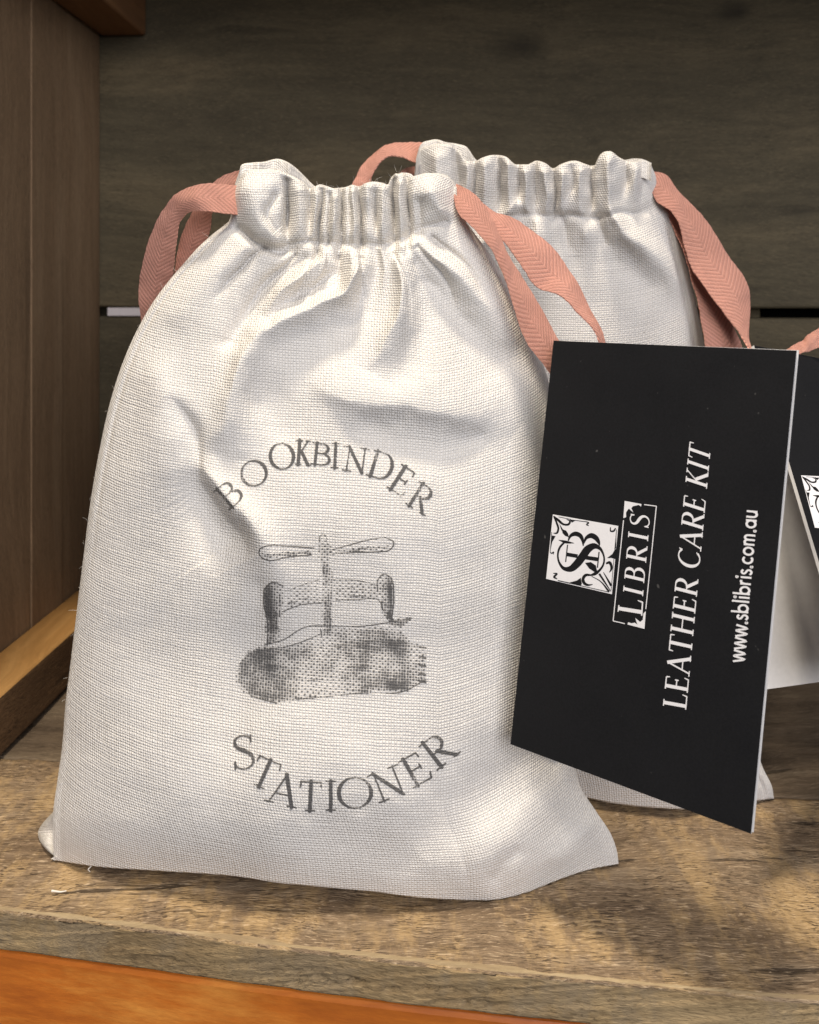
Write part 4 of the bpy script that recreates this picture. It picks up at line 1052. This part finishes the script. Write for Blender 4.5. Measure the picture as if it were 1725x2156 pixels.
def build_rear_bag():
    bag = empty('drawstring_bag')
    ns, nt = 300, 340
    px, py, s, t = coons(C_L, C_R, C_B, C_T, ns, nt, kt=16, kb=4)
    left = spl1(t, [0, .5, .85, 1], [.2480, .2480, .2430, .2390]); right = spl1(t, [0, .5, .85, 1], [.2377, .2450, .2410, .2370])
    Yb = floorY(py[0])[None, :] * (1 - .012 * np.sin(np.pi * s[:1]))
    Ys = left * (1 - s) + right * s
    Y = Yb * (1 - sstep(0, .3, t)) + Ys * sstep(0, .3, t)
    side = np.power(np.clip(1 - np.abs(2 * s - 1) ** 2.8, 0, 1), .62)
    Y = Y - side * spl1(t, [0, .05, .25, .6, .85, 1], [0, .003, .008, .0095, .007, .0055])
    ox, oy = px, py
    qx = ox + 5.0 * noise2(ox / 34, oy / 60, 111, 2); qy = oy + 6.0 * noise2(ox / 50, oy / 50, 112, 2)
    H = np.zeros(px.shape); R = lambda *p, side=None: ridge(qx, qy, p, side)
    for x, ya, yb, h, w in [(962, 330, 450, -3.4, 9), (995, 350, 470, -3.2, 8), (1048, 345, 455, -3.6, 9), (1092, 355, 440, -2.6, 8), (1128, 355, 470, -2.8, 8), (1166, 362, 470, -3.2, 8), (1200, 365, 430, -1.6, 7), (1240, 356, 470, -3.8, 9), (1318, 350, 420, -2.4, 10), (1352, 350, 440, -1.4, 10)]:
        H += R((x, ya - 15, h * .7, w), (x + 3, (ya + yb) / 2, h, w), (x - 6, yb, h * .3, w * 1.6))
    for x, ya, yb, h, w in [(925, 330, 440, 3.4, 24), (980, 350, 440, 1.8, 10), (1022, 350, 450, 2.4, 16), (1070, 350, 440, 2.2, 14), (1110, 360, 450, 2.0, 11), (1148, 360, 450, 2.0, 11), (1184, 365, 450, 2.0, 11), (1218, 360, 450, 2.0, 11), (1282, 340, 460, 3.6, 20), (1340, 360, 430, 2.0, 16)]:
        H += R((x, ya, h, w), (x, (ya + yb) / 2, h, w), (x, yb, h * .3, w))
    H += R((880, 446, -1.4, 9), (1000, 462, -1.6, 9), (1120, 452, -1.6, 9), (1240, 458, -1.6, 9), (1370, 436, -1.2, 9))
    H += R((1085, 430, 2.6, 18), (1062, 455, 3.0, 20), (1030, 490, 3.4, 22), (1000, 540, 3.0, 30))
    H += R((1120, 450, 1.8, 14), (1130, 500, 3.0, 22), (1100, 560, 2.6, 34), (1060, 640, 1.6, 44))
    H += R((1075, 490, -2.2, 16), (1050, 540, -2.6, 24), (1020, 600, -2.0, 30))
    H += R((1180, 460, -2.4, 18), (1190, 500, -2.8, 24), (1200, 545, -1.4, 30))
    H += R((1230, 450, 1.5, 16), (1232, 500, 1.6, 20)); H += R((1255, 460, -2.0, 14), (1268, 510, -1.6, 18))
    H += R((1285, 450, 3.0, 20), (1310, 490, 4.0, 26), (1370, 530, 3.4, 30), (1420, 590, 2.0, 34)); H += R((1300, 545, -1.8, 32), (1360, 600, -1.8, 40))
    wr = px[:, -1:] - px
    H += -0.9 * np.exp(-((wr - 20) / 5.0) ** 2) * (1 - sstep(.88, .92, t)) + .8 * np.exp(-((wr - 8) / 7.0) ** 2) * (1 - sstep(.88, .92, t))
    H += .7 * noise2(px / 180, py / 160, 13, 2) + .08 * noise2(px / 50, py / 45, 19, 2)
    fade = np.clip(np.minimum(s, 1 - s) / .03, 0, 1) ** .7 * np.clip(t / .03, 0, 1) ** .6
    Yu = Y - 0.25 * H * mm * fade
    Y = Y - H * mm * fade
    und = []
    v = P(px[0], py[0], Y[0])
    for q in (.35, .75, 1.0):
        w = v.copy(); w[:, 1] += q * .012 * np.sin(np.pi * s[0]) ** .5; w[:, 2] = v[:, 2] * (1 - q) ** 1.5 + .0003; und.append(w)
    rpx, rpy, rY = rim_rows(px, py, Y)
    V = np.concatenate([np.array(und[::-1]), P(rpx, rpy, rY)], 0); uv = grid_uv(np.concatenate([np.array(und[::-1]), P(*rim_rows(px, py, Yu))], 0))
    cy = np.interp(rpx, [880, 1000, 1120, 1240, 1370], [446, 462, 452, 458, 436])
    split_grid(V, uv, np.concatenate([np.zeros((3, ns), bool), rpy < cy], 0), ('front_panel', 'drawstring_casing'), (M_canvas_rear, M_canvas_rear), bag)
    T2 = [(876, 340), (884, 312), (905, 300), (918, 298), (940, 304), (965, 308), (985, 316), (1000, 338), (1020, 350), (1100, 360), (1200, 358), (1300, 345), (1340, 338), (1360, 342), (1372, 348)]
    px, py, s, t = coons(C_L, C_R, C_B, T2, 150, 160, kt=16, kb=4)
    Y = (floorY(py[0])[None, :] + .011 * np.sin(np.pi * s) ** .5) * (1 - sstep(0, .3, t)) + (spl1(t, [0, .5, .85, 1], [.2480, .2480, .2430, .2390]) * (1 - s) + spl1(t, [0, .5, .85, 1], [.2377, .2450, .2410, .2370]) * s) * sstep(0, .3, t)
    Y = Y + .008 * np.power(np.clip(1 - np.abs(2*s-1)**2.6, 0, 1), .6) * spl1(t, [0, .1, .85, 1], [0, .5, 1, .75])
    H = np.zeros(px.shape)
    for x, h in [(930, -2), (960, 1.6), (1000, -2), (1060, 1.5), (1120, -1.5), (1180, 1.5), (1240, -1.5), (1300, 1.5), (1350, -1.2)]:
        H += ridge(px, py, [(x, 300, h, 13), (x, 400, h, 13), (x, 480, 0, 26)])
    px, py, Y = rim_rows(px, py, Y + H * mm, r_px=9, r_y=-.0012); V = P(px, py, Y); V[:, :, 2] = np.maximum(V[:, :, 2], .0002)
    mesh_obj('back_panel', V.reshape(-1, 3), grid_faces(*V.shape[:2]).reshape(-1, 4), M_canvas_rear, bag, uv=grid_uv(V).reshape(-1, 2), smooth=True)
    return bag
bag2 = build_rear_bag()
tag(bag2, 'plain white canvas drawstring bag standing behind the stamped one', 'bag', 'canvas drawstring bags')
r5l = [z2(*q) for q in [(1140, 190), (1168, 255), (1222, 292), (1258, 380), (1290, 480), (1340, 560), (1405, 640), (1475, 745), (1490, 790)]]
r5r = [z2(*q) for q in [(1130, 150), (1195, 162), (1240, 220), (1335, 320), (1405, 430), (1472, 525), (1492, 600), (1484, 700), (1494, 790)]]
ribbon('ribbon', r5l, r5r, [.239, .236, .2345, .2335, .2325, .2315, .2300, .228, .226], [.241, .239, .2375, .2365, .2365, .236, .235, .232, .229], bag2)
r6l = [z2(*q) for q in [(1150, 230), (1215, 330), (1262, 430), (1288, 520), (1310, 600), (1328, 700), (1336, 800)]]
r6r = [z2(*q) for q in [(1165, 190), (1240, 300), (1300, 420), (1345, 520), (1390, 600), (1440, 700), (1480, 800)]]
ribbon('ribbon', r6l, r6r, [.241, .2385, .237, .2365, .236, .235, .234], [.243, .241, .2395, .239, .2385, .237, .2355], bag2)
r7o = [z2(*q) for q in [(400, 58), (350, 52), (290, 52), (230, 66), (172, 110), (132, 180), (105, 240), (80, 330)]]
r7i = [z2(*q) for q in [(400, 130), (345, 124), (300, 104), (255, 96), (220, 122), (192, 168), (172, 225), (150, 330)]]
ribbon('ribbon', r7o, r7i, [.242, .244, .246, .246, .245, .244, .243, .242], [.240, .241, .242, .242, .242, .242, .242, .241], bag2)
r8o = [z2(*q) for q in [(345, 135), (320, 138), (300, 145), (285, 158), (270, 185), (250, 240)]]
r8i = [z2(*q) for q in [(345, 190), (335, 190), (325, 192), (315, 200), (305, 220), (300, 260)]]
ribbon('ribbon', r8o, r8i, [.242, .244, .246, .247, .248, .248], [.241, .243, .245, .246, .247, .247], bag2)
# ribbon of another bag that stays outside the picture
zb = lambda x, y: (1525.4 + x * .1237, 600 + y * .1237)
rr = ribbon('ribbon', [zb(*q) for q in [(1000, 1150), (1120, 1072), (1300, 950), (1450, 832), (1617, 735), (1900, 640)]], [zb(*q) for q in [(1050, 1300), (1160, 1230), (1290, 1170), (1450, 1115), (1617, 1055), (1900, 990)]], [.222, .223, .224, .225, .226, .227], [.219, .220, .221, .222, .223, .224], None)
tag(rr, 'pink herringbone ribbon entering from the right edge above the open card', 'ribbon')

# ------------------------------------------------------------------ small things on the shelf
def tube(name, pts, r, mat, parent, k=6):
    p = catmull(pts, 6 * len(pts)); n = len(p); V = []
    for i in range(n):
        d = p[min(i+1, n-1)] - p[max(i-1, 0)]; d /= np.linalg.norm(d) + 1e-12
        a = np.cross(d, [.3, .2, .9]); a /= np.linalg.norm(a) + 1e-12; b = np.cross(d, a)
        rr_ = r * (1 - .6 * i / n)
        for j in range(k): V.append(p[i] + rr_ * (a * math.cos(2*math.pi*j/k) + b * math.sin(2*math.pi*j/k)))
    idx = np.arange(n * k).reshape(n, k); nx = np.roll(idx, -1, 1)
    return mesh_obj(name, V, np.stack([idx[:-1], nx[:-1], nx[1:], idx[1:]], -1).reshape(-1, 4), mat, parent, smooth=True)
p0 = P(np.array([196, 190, 186, 190]), np.array([1818, 1826, 1830, 1836]), np.array([.2085, .2080, .2077, .2072]))
tube('loose_thread', p0, .0002, M_thread, bag1)
sp = P(np.array([109, 118, 127, 140]), np.array([1879, 1880, 1881, 1879.0]), floorY(np.array([1879, 1880, 1881, 1879.0]))); sp[:, 2] = .0003
so = tube('wood_splinter', sp, .00025, M_thread, None)
tag(so, 'pale wood splinter lying on the shelf below the bag corner', 'splinter')

def lint(pts3, outs, parent, seed, ln=0.0022):
    """loose fibres standing off the cloth edge: far too many to count"""
    rg = np.random.RandomState(seed); V = []; Fc = []
    for p, o in zip(pts3, outs):
        a = p + rg.normal(0, .0002, 3); d = o + rg.normal(0, .7, 3); d /= np.linalg.norm(d); L = ln * rg.uniform(.3, 1.0); bnd = rg.normal(0, .5, 3)
        k = len(V)
        for i, q in enumerate((0, .35, .7, 1.0)):
            c = a + d * L * q + bnd * L * q * q
            r = .000022 * (1 - .5 * q)
            for j in range(3): V.append(c + r * np.array([math.cos(2.1 * j), math.sin(2.1 * j) * .5, math.sin(2.1 * j)]))
        for i in range(3):
            for j in range(3): Fc.append([k + 3*i + j, k + 3*i + (j+1) % 3, k + 3*i + 3 + (j+1) % 3, k + 3*i + 3 + j])
    o = mesh_obj('lint_fibres', V, Fc, M_thread, parent); o['kind'] = 'stuff'
    return o
rg = np.random.RandomState(8)
a = catmull([(x, y, 0) for x, y in A_T], 110)[:, :2]; b = catmull([(x, y, 0) for x, y in A_L[4:18]], 26)[:, :2]
pp = np.vstack([P(a[:, 0], a[:, 1] - 5, np.full(len(a), .2085)), P(b[:, 0], b[:, 1], np.full(len(b), .2130))])
oo = np.vstack([np.tile([0, -.3, 1.0], (len(a), 1)), np.tile([-1.0, -.3, .3], (len(b), 1))])
lint(pp, oo, bag1, 5, .0013)
